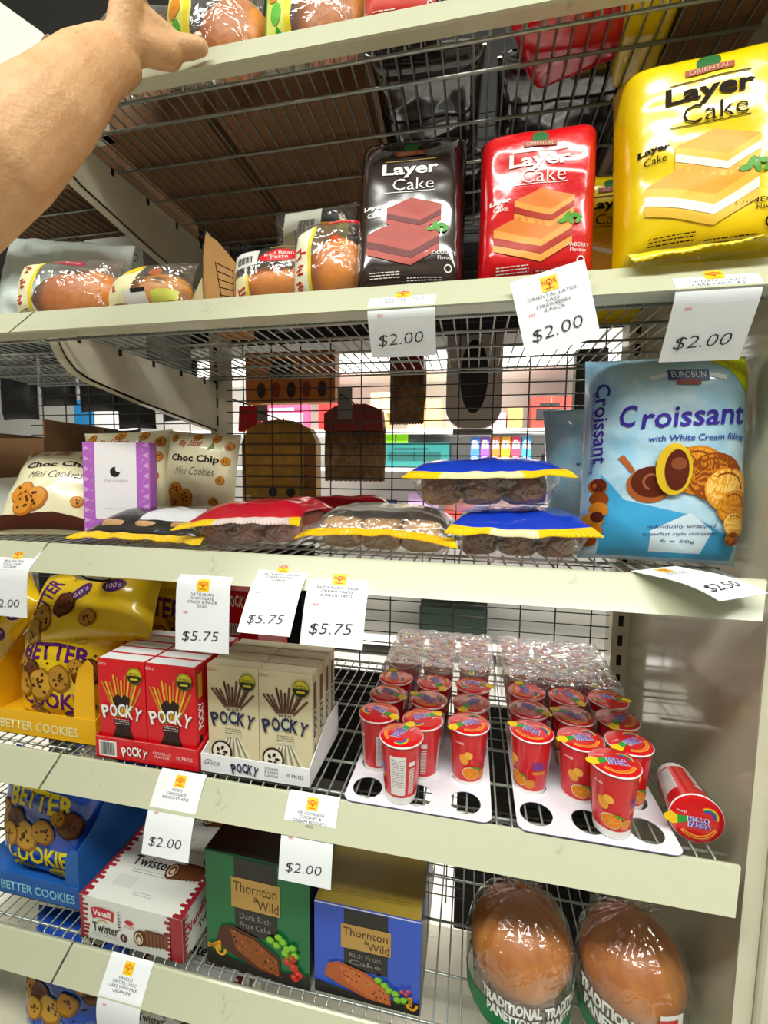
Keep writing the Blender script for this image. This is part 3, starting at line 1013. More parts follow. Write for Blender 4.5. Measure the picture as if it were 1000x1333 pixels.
# ---- flow wrapped cream cake packs
FILMW = film('cake_window', gloss=0.12, rough=0.08, bump=0.8, bscale=50, haze=0.04)
YFIN = mat('seal_yellow', '#eec516', 0.26, coat=0.4, bump=0.5, bscale=70)
def cake_pack(label, loc, rot, W, D, H, Hm, upper, fin, seed, cakem, sag=0.0, oval=None, fin_mid=None, n_cake=3, film_top=0.0, stripe=None):
    t = thing('cream_cake_pack', label, 'cake pack', loc, rot, 'wrapped cream cake packs')
    def e(a):
        return (1 - min(1, abs(a)) ** 5) ** 0.5
    def sh(tt):
        k = min(tt, 1 - tt) / 0.30
        return math.sin(min(1, k) * PI / 2) ** 0.8
    def wn(u, v, s):
        return 0.003 * noise.noise(Vector((u * 30, v * 24, seed + s))) + 0.002 * (1 - 2 * abs(noise.noise(Vector((u * 22 + v * 9, v * 40, seed * 2 + s)))))
    def mid(u):
        a = u / (W / 2)
        return Hm - sag * (1 - a * a) + 0.002 * noise.noise(Vector((u * 45, seed, 0)))
    def top(u, v, off=0.0):
        tt = min(max(v / D, 0), 1)
        s = sh(tt) * e(u / (W / 2) * .985)
        m_ = mid(u) * (1 - sh(tt)) + Hm * sh(tt)
        return Vector((u * (1 - 0.06 * sh(tt)), v, m_ + (H - Hm) * s + wn(u, v, 0) * s + off))
    def bot(u, v, off=0.0):
        tt = min(max(v / D, 0), 1)
        s = min(1, sh(tt) * 2.3) * e(u / (W / 2) * .985)
        m_ = mid(u) * (1 - sh(tt)) + Hm * sh(tt)
        z = m_ - (m_ - 0.0005) * s
        return Vector((u * (1 - 0.06 * sh(tt)), v, min(max(z, 0.0004), top(u, v).z - 0.0004)))
    us, vs = lsp(-W / 2, W / 2, 30), [D * (1 - math.cos(PI * i / 25)) / 2 for i in range(26)]
    nf = 0
    if film_top:
        nf = int(26 * film_top)
    mb = MB()
    mb.grid(top, us, vs[nf:], upper)
    if stripe:
        mb.a_poly(top, [(-W * .1, D * .1), (W * .46, D * .1), (W * .46, D * .38), (-W * .02, D * .46)], stripe, 2, .01)
    if oval:
        mb.a_ell(top, W * .0, D * .45, W * .2, D * .16, oval, 2)
        mb.a_text(top, 'Cream Cakes', 0, D * .45, D * .06, K_INK, w=W * .3, lay=3)
    mb.build('printed_wrap', t)
    fb = MB()
    fb.grid(bot, us, vs, FILMW, flip=True)
    if nf:
        fb.grid(top, us, vs[:nf + 1], FILMW)
    fb.build('clear_window', t)
    # serrated end seal standing out from the front
    sb = MB()
    N = 64
    def seal(uu, k, dz):
        a = uu / (W / 2)
        ln = 0.007 + 0.016 * abs(a) ** 3
        tooth = 0.0018 if k % 2 else 0.0
        return [Vector((uu * 1.0, 0.001, mid(uu) + dz)),
                Vector((uu * 1.045, -ln * .55, mid(uu) - 0.003 + dz + 0.002 * noise.noise(Vector((uu * 60, 3, seed))))),
                Vector((uu * 1.09, -ln - tooth, mid(uu) - 0.007 + dz + 0.003 * noise.noise(Vector((uu * 40, 7, seed)))))]
    for i in range(N):
        u0, u1 = -W / 2 + W * i / N, -W / 2 + W * (i + 1) / N
        mm = fin
        if fin_mid and fin_mid[1] < (i + .5) / N < fin_mid[2]:
            mm = fin_mid[0]
        A, B = seal(u0, i, .0006), seal(u1, i + 1, .0006)
        A2, B2 = seal(u0, i, -.0006), seal(u1, i + 1, -.0006)
        V = A + B + A2 + B2
        sb.add(V, [(0, 1, 4, 3), (1, 2, 5, 4), (6, 9, 10, 7), (7, 10, 11, 8), (2, 8, 11, 5)], mm, False)
    sb.build('end_seal', t)
    for i in range(n_cake):
        x0 = -W * .43 + (W * .86) * i / n_cake
        wd = W * .86 / n_cake * .94
        cb = MB()
        hz = (H - .010) * .46
        def sq(p_):
            s_ = lambda q: math.copysign(abs(q) ** .45, q)
            return s_(p_)
        vs_c, fs_c = [], []
        for a_ in range(15):
            th = PI * a_ / 14
            for b_ in range(24):
                ph = 2 * PI * b_ / 24
                dv = Vector((sq(math.sin(th)) * sq(math.cos(ph)), sq(math.sin(th)) * sq(math.sin(ph)), sq(math.cos(th))))
                q_ = 1 + .07 * noise.noise(dv * 2.4 + Vector((seed + i, 0, 0)))
                vs_c.append((x0 + wd / 2 + dv.x * wd * .54 * q_, D * .46 + dv.y * D * .42 * q_, .004 + hz + dv.z * hz * .86 * q_))
        for a_ in range(14):
            for b_ in range(24):
                k_ = a_ * 24 + b_
                l_ = a_ * 24 + (b_ + 1) % 24
                fs_c.append((k_, k_ + 24, l_ + 24, l_))
        cb.add(vs_c, fs_c, cakem, True)
        cb.build('cake', t)
    return t

CHOC = bun_mat('cake_brown', '#9a5a2c', '#6e3a18', 40)
PINKC = bun_mat('cake_pink', '#b5705e', '#9a5548', 30)
BEIGE = bun_mat('cake_beige', '#cda677', '#b58a5a', 30)
BLUEW = mat('wrap_blue', '#1338b4', 0.18, coat=0.6, bump=0.5, bscale=30)
CRIM = mat('wrap_crimson', '#b40f26', 0.2, coat=0.6, bump=0.5, bscale=30)
BLKW = mat('wrap_black', '#231f1e', 0.2, coat=0.5, bump=0.5, bscale=30)
SILV = mat('wrap_silver', '#a8a49a', 0.22, metal=0.4, coat=0.5, bump=0.6, bscale=30)
CRE = mat('seal_cream', '#e6d9a4', 0.3, coat=.3)
WFILM = mat('wrap_white', '#d8dade', 0.25, coat=.4, bump=.4, bscale=30)

cake_pack('wrapped cake pack with black and white top and yellow seal, right of the purple box', (0.138, 0.020, z3), (0, 0, R(-3)), 0.205, 0.150, 0.048, 0.017, BLKW, YFIN, 3, BEIGE, stripe=WFILM)
cake_pack('crimson wrapped cream cake pack at the back of the middle shelf, yellow spot on top', (0.385, 0.175, z3), (R(-4), R(-2), R(10)), 0.165, 0.130, 0.068, 0.05, CRIM, CRIM, 7, PINKC, oval=gink('#e8c21c'), stripe=None)
cake_pack('crimson wrapped cake pack with pinkish cakes at the front of the middle shelf', (0.303, 0.006, z3 + .001), (0, R(-4), R(-3)), 0.170, 0.135, 0.064, 0.042, CRIM, YFIN, 11, PINKC, sag=-0.004, fin_mid=(mat('seal_clear_white', '#dcc9c4', .2, coat=.5), .28, .9))
cake_pack('pale wrapped cake pack with yellow seal in the middle of the shelf', (0.482, 0.009, z3), (0, R(1), R(-2)), 0.185, 0.135, 0.062, 0.032, SILV, YFIN, 15, BEIGE, sag=-0.006, fin_mid=(mat('seal_deep_yellow', '#e8b412', .3, coat=.4), .1, .95), film_top=.30)
cake_pack('blue wrapped brown cake pack lying under the other blue pack', (0.652, 0.006, z3), (0, R(-1), R(-2)), 0.155, 0.150, 0.062, 0.048, BLUEW, YFIN, 19, CHOC, sag=.004, fin_mid=(CRE, .3, .62))
cake_pack('blue wrapped brown cake pack stacked on top of the other blue pack', (0.612, 0.020, z3 + 0.0600), (R(1.5), R(-1.5), R(3)), 0.180, 0.160, 0.064, 0.052, BLUEW, YFIN, 23, CHOC, sag=.002, fin_mid=(CRE, .22, .72))

# ---- croissant bags
SKY = mat('croissant_bag_blue', '#8fc4e0', 0.2, coat=0.6, bump=0.5, bscale=18, vary='#bfdcea', vscale=14)
VIO, SKYD, CHOCP = gink('#3b2a96'), gink('#3f9fd0'), gink('#5a2414')
CRO1, CRO2, CRO3, CRO4 = gink('#c87a22'), gink('#8a4212'), gink('#efc66a'), gink('#e09a2e')

def croissant_art(mb, F, u, v, s, rot=0.0, lay=3):
    """a curved, ribbed croissant: overlapping crescent bands from the fat end to the tip"""
    c, sn = math.cos(rot), math.sin(rot)
    def T(x, y):
        return (u + (x * c - y * sn) * s, v + (x * sn + y * c) * s)
    segs = [(-.42, .22, .30), (-.22, .26, .34), (0.0, .24, .34), (.20, .14, .30), (.36, -.04, .24), (.46, -.24, .17), (.50, -.42, .10)]
    for i, (x, y, r) in enumerate(segs):
        cx_, cy_ = T(x, y)
        mb.a_ell(F, cx_, cy_, r * s, r * s * .92, [CRO2, CRO1, CRO2, CRO4, CRO1, CRO4, CRO2][i], lay + i)
        cx2, cy2 = T(x - .03, y + .01)
        mb.a_ell(F, cx2, cy2, r * s * .86, r * s * .80, [CRO1, CRO4, CRO1, CRO3, CRO4, CRO3, CRO1][i], lay + i)
        mb.a_arc(F, cx2, cy2, r * s * .62, r * s * .68, .3 + rot, 2.6 + rot, CRO2, lay + i + 1)
    e1, e2 = T(-.50, .18)
    mb.a_ell(F, e1, e2, .21 * s, .33 * s, gink('#d9b52a'), lay + 8, rot=rot + .3)
    mb.a_ell(F, e1 + .03 * s, e2 - .01 * s, .14 * s, .26 * s, CHOCP, lay + 9, rot=rot + .3)
    mb.a_ell(F, e1 + .05 * s, e2 + .07 * s, .09 * s, .08 * s, gink('#8a4a2c'), lay + 10)

def croissant_bag(label, loc, rot, W, H, T, seed, full=True):
    t = thing('croissant_bag', label, 'snack bag', loc, rot, 'croissant bags')
    f, r = pillow(W, H, T, p=3.6, q=5.5, back=0.8, wr=0.0032, seed=seed, fr=17, pinch=0.02)
    mb = MB()
    bag_mesh(mb, f, r, W, H, SKY, 46, 54)
    if full:
        mb.a_poly(f, [(W * .16, H * .97), (W * .47, H * .985), (W * .47, H * .78), (W * .40, H * .82), (W * .30, H * .90)], gink('#d4df1e'), 2)
        mb.a_text(f, 'new look', W * .36, H * .92, H * .022, gink('#b88a1c'), w=W * .16, rot=-.5, lay=3)
        mb.a_text(f, 'great taste', W * .37, H * .89, H * .02, gink('#b88a1c'), w=W * .17, rot=-.5, lay=3)
        mb.a_poly(f, [(-W * .16, H * .845), (-W * .06, H * .865), (W * .18, H * .865), (W * .28, H * .845), (W * .28, H * .87), (W * .18, H * .885), (-W * .06, H * .885), (-W * .16, H * .87)], gink('#e4e8ea'), 2)
        mb.a_rect(f, -W * .06, H * .845, W * .18, H * .90, gink('#39527a'), 3)
        mb.a_text(f, 'EUROBUN', W * .06, H * .875, H * .032, gink('#dfe6ee'), w=W * .20, lay=4)
        mb.a_rect(f, -W * .01, H * .825, W * .13, H * .85, gink('#8a3a2c'), 4)
        mb.a_text(f, 'C', -W * .28, H * .685, H * .10, VIO, w=W * .10, bold=.02, shear=.15, lay=3)
        mb.a_text(f, 'roissant', W * .10, H * .685, H * .092, VIO, w=W * .62, bold=.015, shear=.15, lay=3, rot=.07)
        mb.a_text(f, 'with White Cream filling', W * .13, H * .585, H * .038, gink('#2f3f9a'), w=W * .58, bold=.012, shear=.15, lay=3, rot=.05)
        mb.a_arc(f, W * .12, H * .42, W * .155, W * .17, .95, 2.2, gink('#6a2a26'), 3, sv=.8)
        mb.a_poly(f, [(-W * .28, H * .30), (W * .1, H * .24), (W * .42, H * .12), (W * .42, H * .03), (-W * .40, H * .03), (-W * .42, H * .42)], SKYD, 1)
        mb.a_poly(f, [(-W * .12, H * .16), (W * .1, H * .25), (W * .24, H * .17), (W * .2, H * .06), (-W * .1, H * .06)], gink('#cfe4ee'), 2)
        # chocolate pan
        mb.a_ell(f, -W * .14, H * .37, W * .135, W * .115, gink('#a4572a'), 3)
        mb.a_ell(f, -W * .13, H * .385, W * .12, W * .10, CHOCP, 4)
        mb.a_arc(f, -W * .13, H * .385, W * .04, W * .055, .5, 4.5, gink('#9a5a3a'), 5)
        mb.a_line(f, (-W * .24, H * .43), (-W * .315, H * .50), W * .03, gink('#a4572a'), 3, W * .045)
        croissant_art(mb, f, W * .20, H * .33, W * .50, -.30, 6)
        mb.a_text(f, 'individually wrapped', W * .06, H * .185, H * .022, gink('#3a4a7a'), w=W * .40, shear=.2, rot=.06, lay=3)
        mb.a_text(f, 'breakfast style croissants', W * .06, H * .150, H * .022, gink('#3a4a7a'), w=W * .44, shear=.2, rot=.06, lay=3)
        mb.a_text(f, '6 x 50g', W * .05, H * .115, H * .018, gink('#3a4a7a'), w=W * .2, lay=3)
        # gusset print running down the left flank
        mb.a_text(f, 'Croissant', -W * .425, H * .66, W * .075, VIO, w=H * .38, bold=.012, rot=-PI / 2, lay=3)
        mb.a_text(f, 'with chocolate cream filling', -W * .468, H * .62, W * .024, gink('#3f4f9a'), w=H * .40, rot=-PI / 2, lay=3)
        mb.a_ell(f, -W * .43, H * .36, W * .05, W * .055, gink('#a4572a'), 3)
        mb.a_ell(f, -W * .428, H * .365, W * .04, W * .045, CHOCP, 4)
        for i in range(5):
            mb.a_ell(f, -W * (.42 - .012 * (i % 2)) - W * .012 * i, H * (.30 - .05 * i), W * .052, W * .05, [CRO2, CRO1, CRO4, CRO1, CRO2][i], 3 + i)
        mb.a_ell(f, -W * .43, H * .215, W * .035, W * .035, CHOCP, 9)
    else:
        mb.a_text(f, 'C', -W * .1, H * .7, H * .1, VIO, w=W * .12, bold=.02, lay=3)
        mb.a_text(f, 'with white', -W * .1, H * .58, H * .03, VIO, w=W * .3, lay=3)
    mb.build('bag', t)
    return t
croissant_bag('large pale blue croissant bag at the right end of the middle shelf', (0.8200, 0.080, z3), (R(-4), R(0.5), R(-1)), 0.178, 0.252, 0.050, 37)
croissant_bag('pale blue croissant bag peeping out behind the large one', (0.785, 0.235, z3), (R(-4), R(-4), R(8)), 0.13, 0.215, 0.04, 43, False)
# ------------------------------------------------------------------ fourth shelf
z4 = S[4] + 0.0006
REDC = mat('pocky_red', '#d8101e', 0.38, coat=.2)
CREC = mat('pocky_cream', '#d9cfa8', 0.42, coat=.15)
WTOP = mat('white_flap', '#eef0f2', 0.5)
STICK, DCHOC, STICKD = ink('#e5b62c'), ink('#241411'), ink('#b98a22')
NAVY = ink('#1c2450')
YSPOT = ink('#d8c62a')

def pocky_word(mb, F, u, v, w, h, m, shade, lay=5):
    """POCKY in tall condensed capitals fanned along an arc"""
    for i, ch in enumerate('POCKY'):
        a = (i - 2) * .17
        x = u + (i - 2) * w * .205
        y = v - abs(i - 2) ** 1.6 * h * .07 + h * .05
        mb.a_text(F, ch, x + .0006, y - .0006, h, shade, w=w * .19, bold=.03, rot=-a * .7, lay=lay)
        mb.a_text(F, ch, x, y, h, m, w=w * .19, bold=.03, rot=-a * .7, lay=lay + 1)

def pocky_front(mb, F, W, H, kind):
    cx_ = W * .5
    if kind == 'red':
        for i in range(11):
            t = (i - 5) / 5.0
            mb.a_line(F, (cx_ + t * W * .12, H * .42), (cx_ + t * W * .42, H * (.86 - .09 * t * t - .03 * (i % 3))), .0030, STICK if i % 2 else STICKD, 2)
        mb.a_poly(F, [(cx_ - W * .15, H * .52), (cx_ + W * .15, H * .52), (cx_ + W * .18, H * .62), (cx_ + W * .06, H * .66), (cx_, H * .62), (cx_ - W * .08, H * .66), (cx_ - W * .2, H * .60)], DCHOC, 3)
        mb.a_poly(F, [(cx_ - W * .11, H * .36), (cx_ + W * .11, H * .36), (cx_ + W * .38, H * .0), (cx_ - W * .38, H * .0)], DCHOC, 2)
        for i in range(7):
            t = (i - 3) / 3.0
            mb.a_line(F, (cx_ + t * W * .08, H * .36), (cx_ + t * W * .30, 0.0), .0008, ink('#4a2a20'), 3)
        mb.a_rect(F, cx_ - W * .17, H * .33, cx_ + W * .17, H * .40, ink('#2a1614'), 4)
        mb.a_blurb(F, cx_, H * .395, W * .3, 3, ink('#d8c8c4'), .0011, .0032, 3, 5)
        pocky_word(mb, F, cx_, H * .49, W * .84, H * .135, ink('#f4f1ee'), ink('#7d6f6f'))
    else:
        for i in range(11):
            t = (i - 5) / 5.0
            mb.a_line(F, (cx_ + t * W * .10, H * .56), (cx_ + t * W * .42, H * (.86 - .09 * t * t - .03 * (i % 3))), .0034, ink('#4a2a1e') if i % 2 else ink('#6b4330'), 2)
            mb.a_line(F, (cx_ + t * W * .10, H * .42), (cx_ + t * W * .14, H * .60), .0026, ink('#b9c7a0') if i % 2 else ink('#e4ddc0'), 2)
            mb.a_line(F, (cx_ + t * W * .10, H * .30), (cx_ + t * W * .40, H * .02), .0022, ink('#8a8a74') if i % 2 else ink('#efe9d4'), 2)
        mb.a_rect(F, cx_ - W * .16, H * .29, cx_ + W * .16, H * .38, ink('#cfc8a8'), 4)
        mb.a_blurb(F, cx_, H * .375, W * .3, 3, ink('#7a7460'), .0011, .0032, 3, 5)
        mb.a_ell(F, W * .27, H * .14, W * .21, W * .21, ink('#2a1c18'), 5)
        mb.a_ell(F, W * .27, H * .14, W * .175, W * .175, ink('#ece6d6'), 6)
        for k in range(5):
            mb.a_ell(F, W * .27 + W * .08 * math.cos(k * 1.3), H * .14 + W * .08 * math.sin(k * 1.3), W * .045, W * .03, ink('#2a1c18'), 7, rot=k)
        pocky_word(mb, F, cx_, H * .49, W * .84, H * .135, NAVY, ink('#c2b68c'))
    mb.a_text(F, 'Glico', W * .10, H * .955, .0050, ink('#f4f1ee' if kind == 'red' else '#b23a2c'), w=.014, shear=.3, bold=-.01)
    mb.a_ell(F, W * .80, H * .86, W * .16, W * .16, YSPOT, 5)
    mb.a_ell(F, W * .80, H * .86, W * .16, W * .16, ink('#201c14'), 6, a0=PI, a1=2 * PI)
    mb.a_rect(F, W * .72, H * .82, W * .88, H * .838, YSPOT, 7)
    mb.a_arc(F, W * .80, H * .86, W * .145, W * .16, 0, 2 * PI, ink('#6a7a1c'), 7)
    mb.a_blurb(F, W * .80, H * .885, W * .2, 2, ink('#5a6a1c'), .001, .0028, 6, 7)

def pocky_box(kind, label, loc, group):
    W, H, D = 0.0795, 0.150, 0.0225
    base, side = (REDC, REDC) if kind == 'red' else (CREC, CREC)
    mb = MB()
    mb.box(-W / 2, W / 2, 0, D, 0, H, base)
    pocky_front(mb, plane((-W / 2, 0, 0), (1, 0, 0), (0, 0, 1)), W, H, kind)
    Ft = plane((-W / 2, 0, H), (1, 0, 0), (0, 1, 0))
    mb.a_rect(Ft, .0015, .0015, W - .0015, D - .0012, WTOP if kind == 'red' else ink('#d8cfae'), 1)
    Fr = plane((W / 2, 0, 0), (0, 1, 0), (0, 0, 1))
    mb.a_text(Fr, 'POCKY', D * .5, H * .5, .012, ink('#f4f1ee') if kind == 'red' else NAVY, w=.04, bold=.03, rot=PI / 2)
    mb.a_poly(Fr, [(D * .2, 0), (D * .8, 0), (D * .6, H * .3), (D * .4, H * .3)], DCHOC if kind == 'red' else ink('#8a7a5c'))
    if kind == 'red':
        mb.a_rect(Fr, D * .3, H * .68, D * .7, H * .92, STICK)
    else:
        mb.a_rect(Fr, D * .25, H * .64, D * .75, H * .9, ink('#6b4330'))
    return mb.build('biscuit_box', loc=loc, label=label, cat='biscuit box', group=group)

ORD = ['first', 'second', 'third', 'fourth', 'fifth', 'sixth', 'seventh']
b0 = None
for c, cn in ((0, 'left'), (1, 'right')):
    for r_ in range(5):
        lab = 'red pretzel stick box in the %s column of the display, %s from the front' % (cn, ORD[r_])
        loc = (0.0985 + c * 0.0812, 0.0125 + r_ * 0.0243, z4 + 0.0022)
        if b0 is None:
            b0 = pocky_box('red', lab, loc, 'red pretzel stick boxes')
        else:
            dup(b0, loc=loc, label=lab)
b1 = None
for c, cn in ((0, 'left'), (1, 'right')):
    for r_ in range(4):
        lab = 'cream pretzel stick box in the %s column of the white tray, %s from the front' % (cn, ORD[r_])
        loc = (0.2675 + c * 0.0805, 0.030 + r_ * 0.0255, z4 + 0.0022)
        if b1 is None:
            b1 = pocky_box('cream', lab, loc, 'cream pretzel stick boxes')
        else:
            dup(b1, loc=loc, label=lab)

def display_tray(label, x0, x1, y0, y1, hf, hs, m, art, cat='display tray', name='display_tray'):
    t = thing(name, label, cat, ((x0 + x1) / 2, y0, z4))
    w, d = x1 - x0, y1 - y0
    MB().box(-w / 2, w / 2, 0, d, 0, 0.0012, m).build('tray_base', t)
    mb = MB()
    mb.box(-w / 2, w / 2, 0, 0.0014, 0, hf, m)
    art(mb, plane((-w / 2, 0, 0), (1, 0, 0), (0, 0, 1)), w, hf)
    mb.build('front_panel', t)
    for s in (-1, 1):
        a = -w / 2 if s < 0 else w / 2 - 0.0014
        mb = MB()
        mb.prism([(0.0016, 0.0), (d, 0.0), (d, hs), (d * .55, hs), (0.0016, hf)], 'x', a, a + 0.0014, m)
        mb.build('side_panel', t)
    MB().box(-w / 2, w / 2, d - 0.0014, d, 0, hs, m).build('back_panel', t)
    return t

def art_red_tray(mb, F, w, h):
    mb.a_rect(F, .001, h - .0010, w - .001, h - .0002, ink('#e8a0a0'))
    mb.a_rect(F, .006, .004, .036, h - .006, ink('#f2f0ee'))
    rnd = random.Random(2)
    x = .0085
    while x < .033:
        q = rnd.choice([.0006, .0009, .0013])
        mb.a_rect(F, x, .0065, x + q, h - .008, BLACK, 2)
        x += q + rnd.choice([.0006, .0010])
    pocky_word(mb, F, w * .40, h * .52, .042, h * .42, ink('#f4f1ee'), ink('#8a1420'))
    mb.a_text(F, 'CHOCOLATE', w * .665, h * .60, .0042, ink('#f4d8d6'), w=.030)
    mb.a_text(F, 'FLAVOUR', w * .665, h * .44, .0042, ink('#f4d8d6'), w=.024)
    mb.a_text(F, '10 PKGS', w * .88, h * .52, .0050, ink('#f4d8d6'), w=.026)
display_tray('red card display tray holding the red pretzel stick boxes', 0.0535, 0.2235, 0.008, 0.142, 0.034, 0.060, REDC, art_red_tray)
def art_white_tray(mb, F, w, h):
    mb.a_text(F, 'Glico', w * .11, h * .60, .0080, NAVY, w=.024, shear=.3, bold=-.01)
    pocky_word(mb, F, w * .42, h * .55, .040, h * .50, NAVY, ink('#b9bcc2'))
    mb.a_text(F, 'COOKIES', w * .66, h * .72, .0036, ink('#5a6078'), w=.020)
    mb.a_text(F, '& CREAM', w * .66, h * .54, .0036, ink('#5a6078'), w=.020)
    mb.a_text(F, 'FLAVOUR', w * .66, h * .36, .0036, ink('#5a6078'), w=.020)
    mb.a_text(F, '10 PKGS', w * .87, h * .52, .0050, ink('#5a6078'), w=.026)
display_tray('white card display tray holding the cream pretzel stick boxes', 0.2262, 0.3905, 0.012, 0.142, 0.028, 0.055, WTOP, art_white_tray)

# red shipping cartons further back
t = thing('biscuit_carton', 'large red pretzel stick carton at the back behind the yellow bags', 'carton', (0.058, 0.27, z4))
mb = MB()
mb.box(-0.125, 0.125, 0, 0.14, 0, 0.190, REDC)
Fp = plane((-0.125, 0, 0), (1, 0, 0), (0, 0, 1))
for x in (0.035, .205):
    pocky_word(mb, Fp, x, .168, .050, .024, ink('#f4f1ee'), ink('#7a0c16'), 2)
    mb.a_rect(Fp, x - .028, .098, x + .006, .122, ink('#e8e6e4'))
    for i in range(10):
        mb.a_rect(Fp, x - .026 + i * .003, .101, x - .0245 + i * .003, .120, BLACK, 2)
mb.a_rect(Fp, .118, 0, .1195, .19, ink('#8a0c16'))
mb.build('carton_body', t)

# ---- yellow cookie bags in their display box
YBOX = mat('display_yellow', '#f2b810', 0.45)
YBAG = mat('cookie_bag_yellow', '#ecc411', 0.22, coat=.5, bump=.5, bscale=20)
PURPK = gink('#5b1d6e')
def art_yellow_box(mb, F, w, h):
    mb.a_text(F, 'BETTER COOKIES', w - .108, h * .42, .0155, ink('#f4e9a8'), w=.150, bold=.02)
t = display_tray('yellow card display box of cookie bags at the left end', -0.225, 0.034, 0.028, 0.26, 0.042, 0.135, YBOX, art_yellow_box, 'display box', 'display_box')
mb = MB()
mb.prism([(0.086, 0.002), (0.1278, 0.002), (0.1278, 0.128), (0.118, 0.138), (0.100, 0.120), (0.090, 0.08)], 'y', 0.0018, 0.0032, YBOX)
mb.build('torn_corner', t)

CK = [(gink('#b8862c'), gink('#8a5c1c')), (gink('#6a3a1c'), gink('#3a1c10')), (gink('#c29434'), gink('#94681e'))]
def better_bag(label, loc, rot, W, H, T, seed, base, wordm, flop=False, kind='y', group='yellow cookie bags'):
    t = thing('cookie_bag', label, 'cookie bag', loc, rot, group)
    f0, r0 = pillow(W, H, T, p=2.6, q=3.0, back=0.6, wr=0.0050, seed=seed, fr=18, pinch=0.04)
    mb = MB()
    bag_mesh(mb, f0, r0, W, H, base, 40, 40)
    f = f0
    if flop:
        # crumpled over: the foot of the bag with its round badges has come to the top
        mb.a_text(f, 'BETTER', -W * .30, H * .56, W * .16, wordm, w=H * .52, bold=.03, rot=1.15, lay=2)
        for i, (a, b, r_) in enumerate([(-.30, .30, .10), (-.10, .44, .09), (-.38, .16, .09), (.10, .26, .06)]):
            cookie(mb, f, W * a, H * b, W * r_, 3 + i, seed + i, CK[i % 3][0], CK[i % 3][1])
        for (a, b, s, ro) in ((.0, .60, "60's", .7), (.24, .66, "100's", .1)):
            mb.a_ell(f, W * a, H * b, W * .085, H * .085, PURPK, 3, rot=ro)
            mb.a_text(f, s, W * a, H * b, H * .075, gink('#efe0f0'), w=W * .11, lay=4, rot=ro)
        mb.a_text(f, 'BUTTER FLAVOURED', W * .1, H * .80, H * .05, gink('#9a7a14'), w=W * .4, rot=.05, lay=2)
        mb.build('bag', t)
        return t
    mb.a_text(f, 'BETTER', W * .02, H * .70, H * .17, wordm, w=W * .66, bold=.03, bend=.006, lay=2)
    mb.a_text(f, 'BUTTER FLAVOURED', W * .0, H * .86, H * .05, gink('#9a7a14') if kind == 'y' else gink('#d8d420'), w=W * .6, lay=2)
    mb.a_text(f, 'COOKIES', W * .06, H * .27, H * .17, wordm, w=W * .70, bold=.03, bend=-.004, lay=2)
    rnd = random.Random(seed)
    for i, (a, b, r_) in enumerate([(-.36, .52, .12), (-.20, .50, .11), (-.08, .40, .13), (.10, .48, .11), (.34, .56, .11), (-.26, .38, .10), (.24, .62, .06)]):
        c = CK[i % 3]
        cookie(mb, f, W * a, H * b, W * r_, 3 + i, seed + i, c[0], c[1])
    for i in range(12):
        mb.a_ell(f, W * rnd.uniform(-.4, .4), H * rnd.uniform(.35, .75), W * .013, W * .010, CHIP, 2, n=7)
    bm_ = PURPK if kind == 'y' else gink('#e8cf1c')
    tm_ = gink('#efe0f0') if kind == 'y' else BLACK
    for (a, s) in ((-.14, "60's"), (.22, "100's")):
        mb.a_ell(f, W * a, H * .10, W * .105, H * .062, bm_, 3)
        mb.a_text(f, s, W * a, H * .10, H * .052, tm_, w=W * .13, lay=4)
    mb.build('bag', t)
    return t
better_bag('yellow cookie bag standing inside the yellow display box, purple lettering on its front', (-0.075, 0.084, z4 + 0.004), (R(-8), 0, R(-3)), 0.205, 0.165, 0.040, 101, YBAG, PURPK)
better_bag('crumpled yellow cookie bag with round purple badges, flopped on the upright bag', (-0.030, 0.082, z4 + 0.138), (R(-32), R(-7), R(4)), 0.235, 0.130, 0.040, 107, YBAG, PURPK, flop=True)
better_bag('yellow cookie bag lying at the upper left over the display box', (-0.210, 0.12, z4 + 0.13), (R(-22), R(-50), R(4)), 0.15, 0.15, 0.035, 113, YBAG, PURPK)
better_bag('yellow cookie bag at the back right inside the display box', (0.000, 0.205, z4 + 0.004), (R(-4), R(3), R(-8)), 0.20, 0.235, 0.022, 119, YBAG, PURPK)

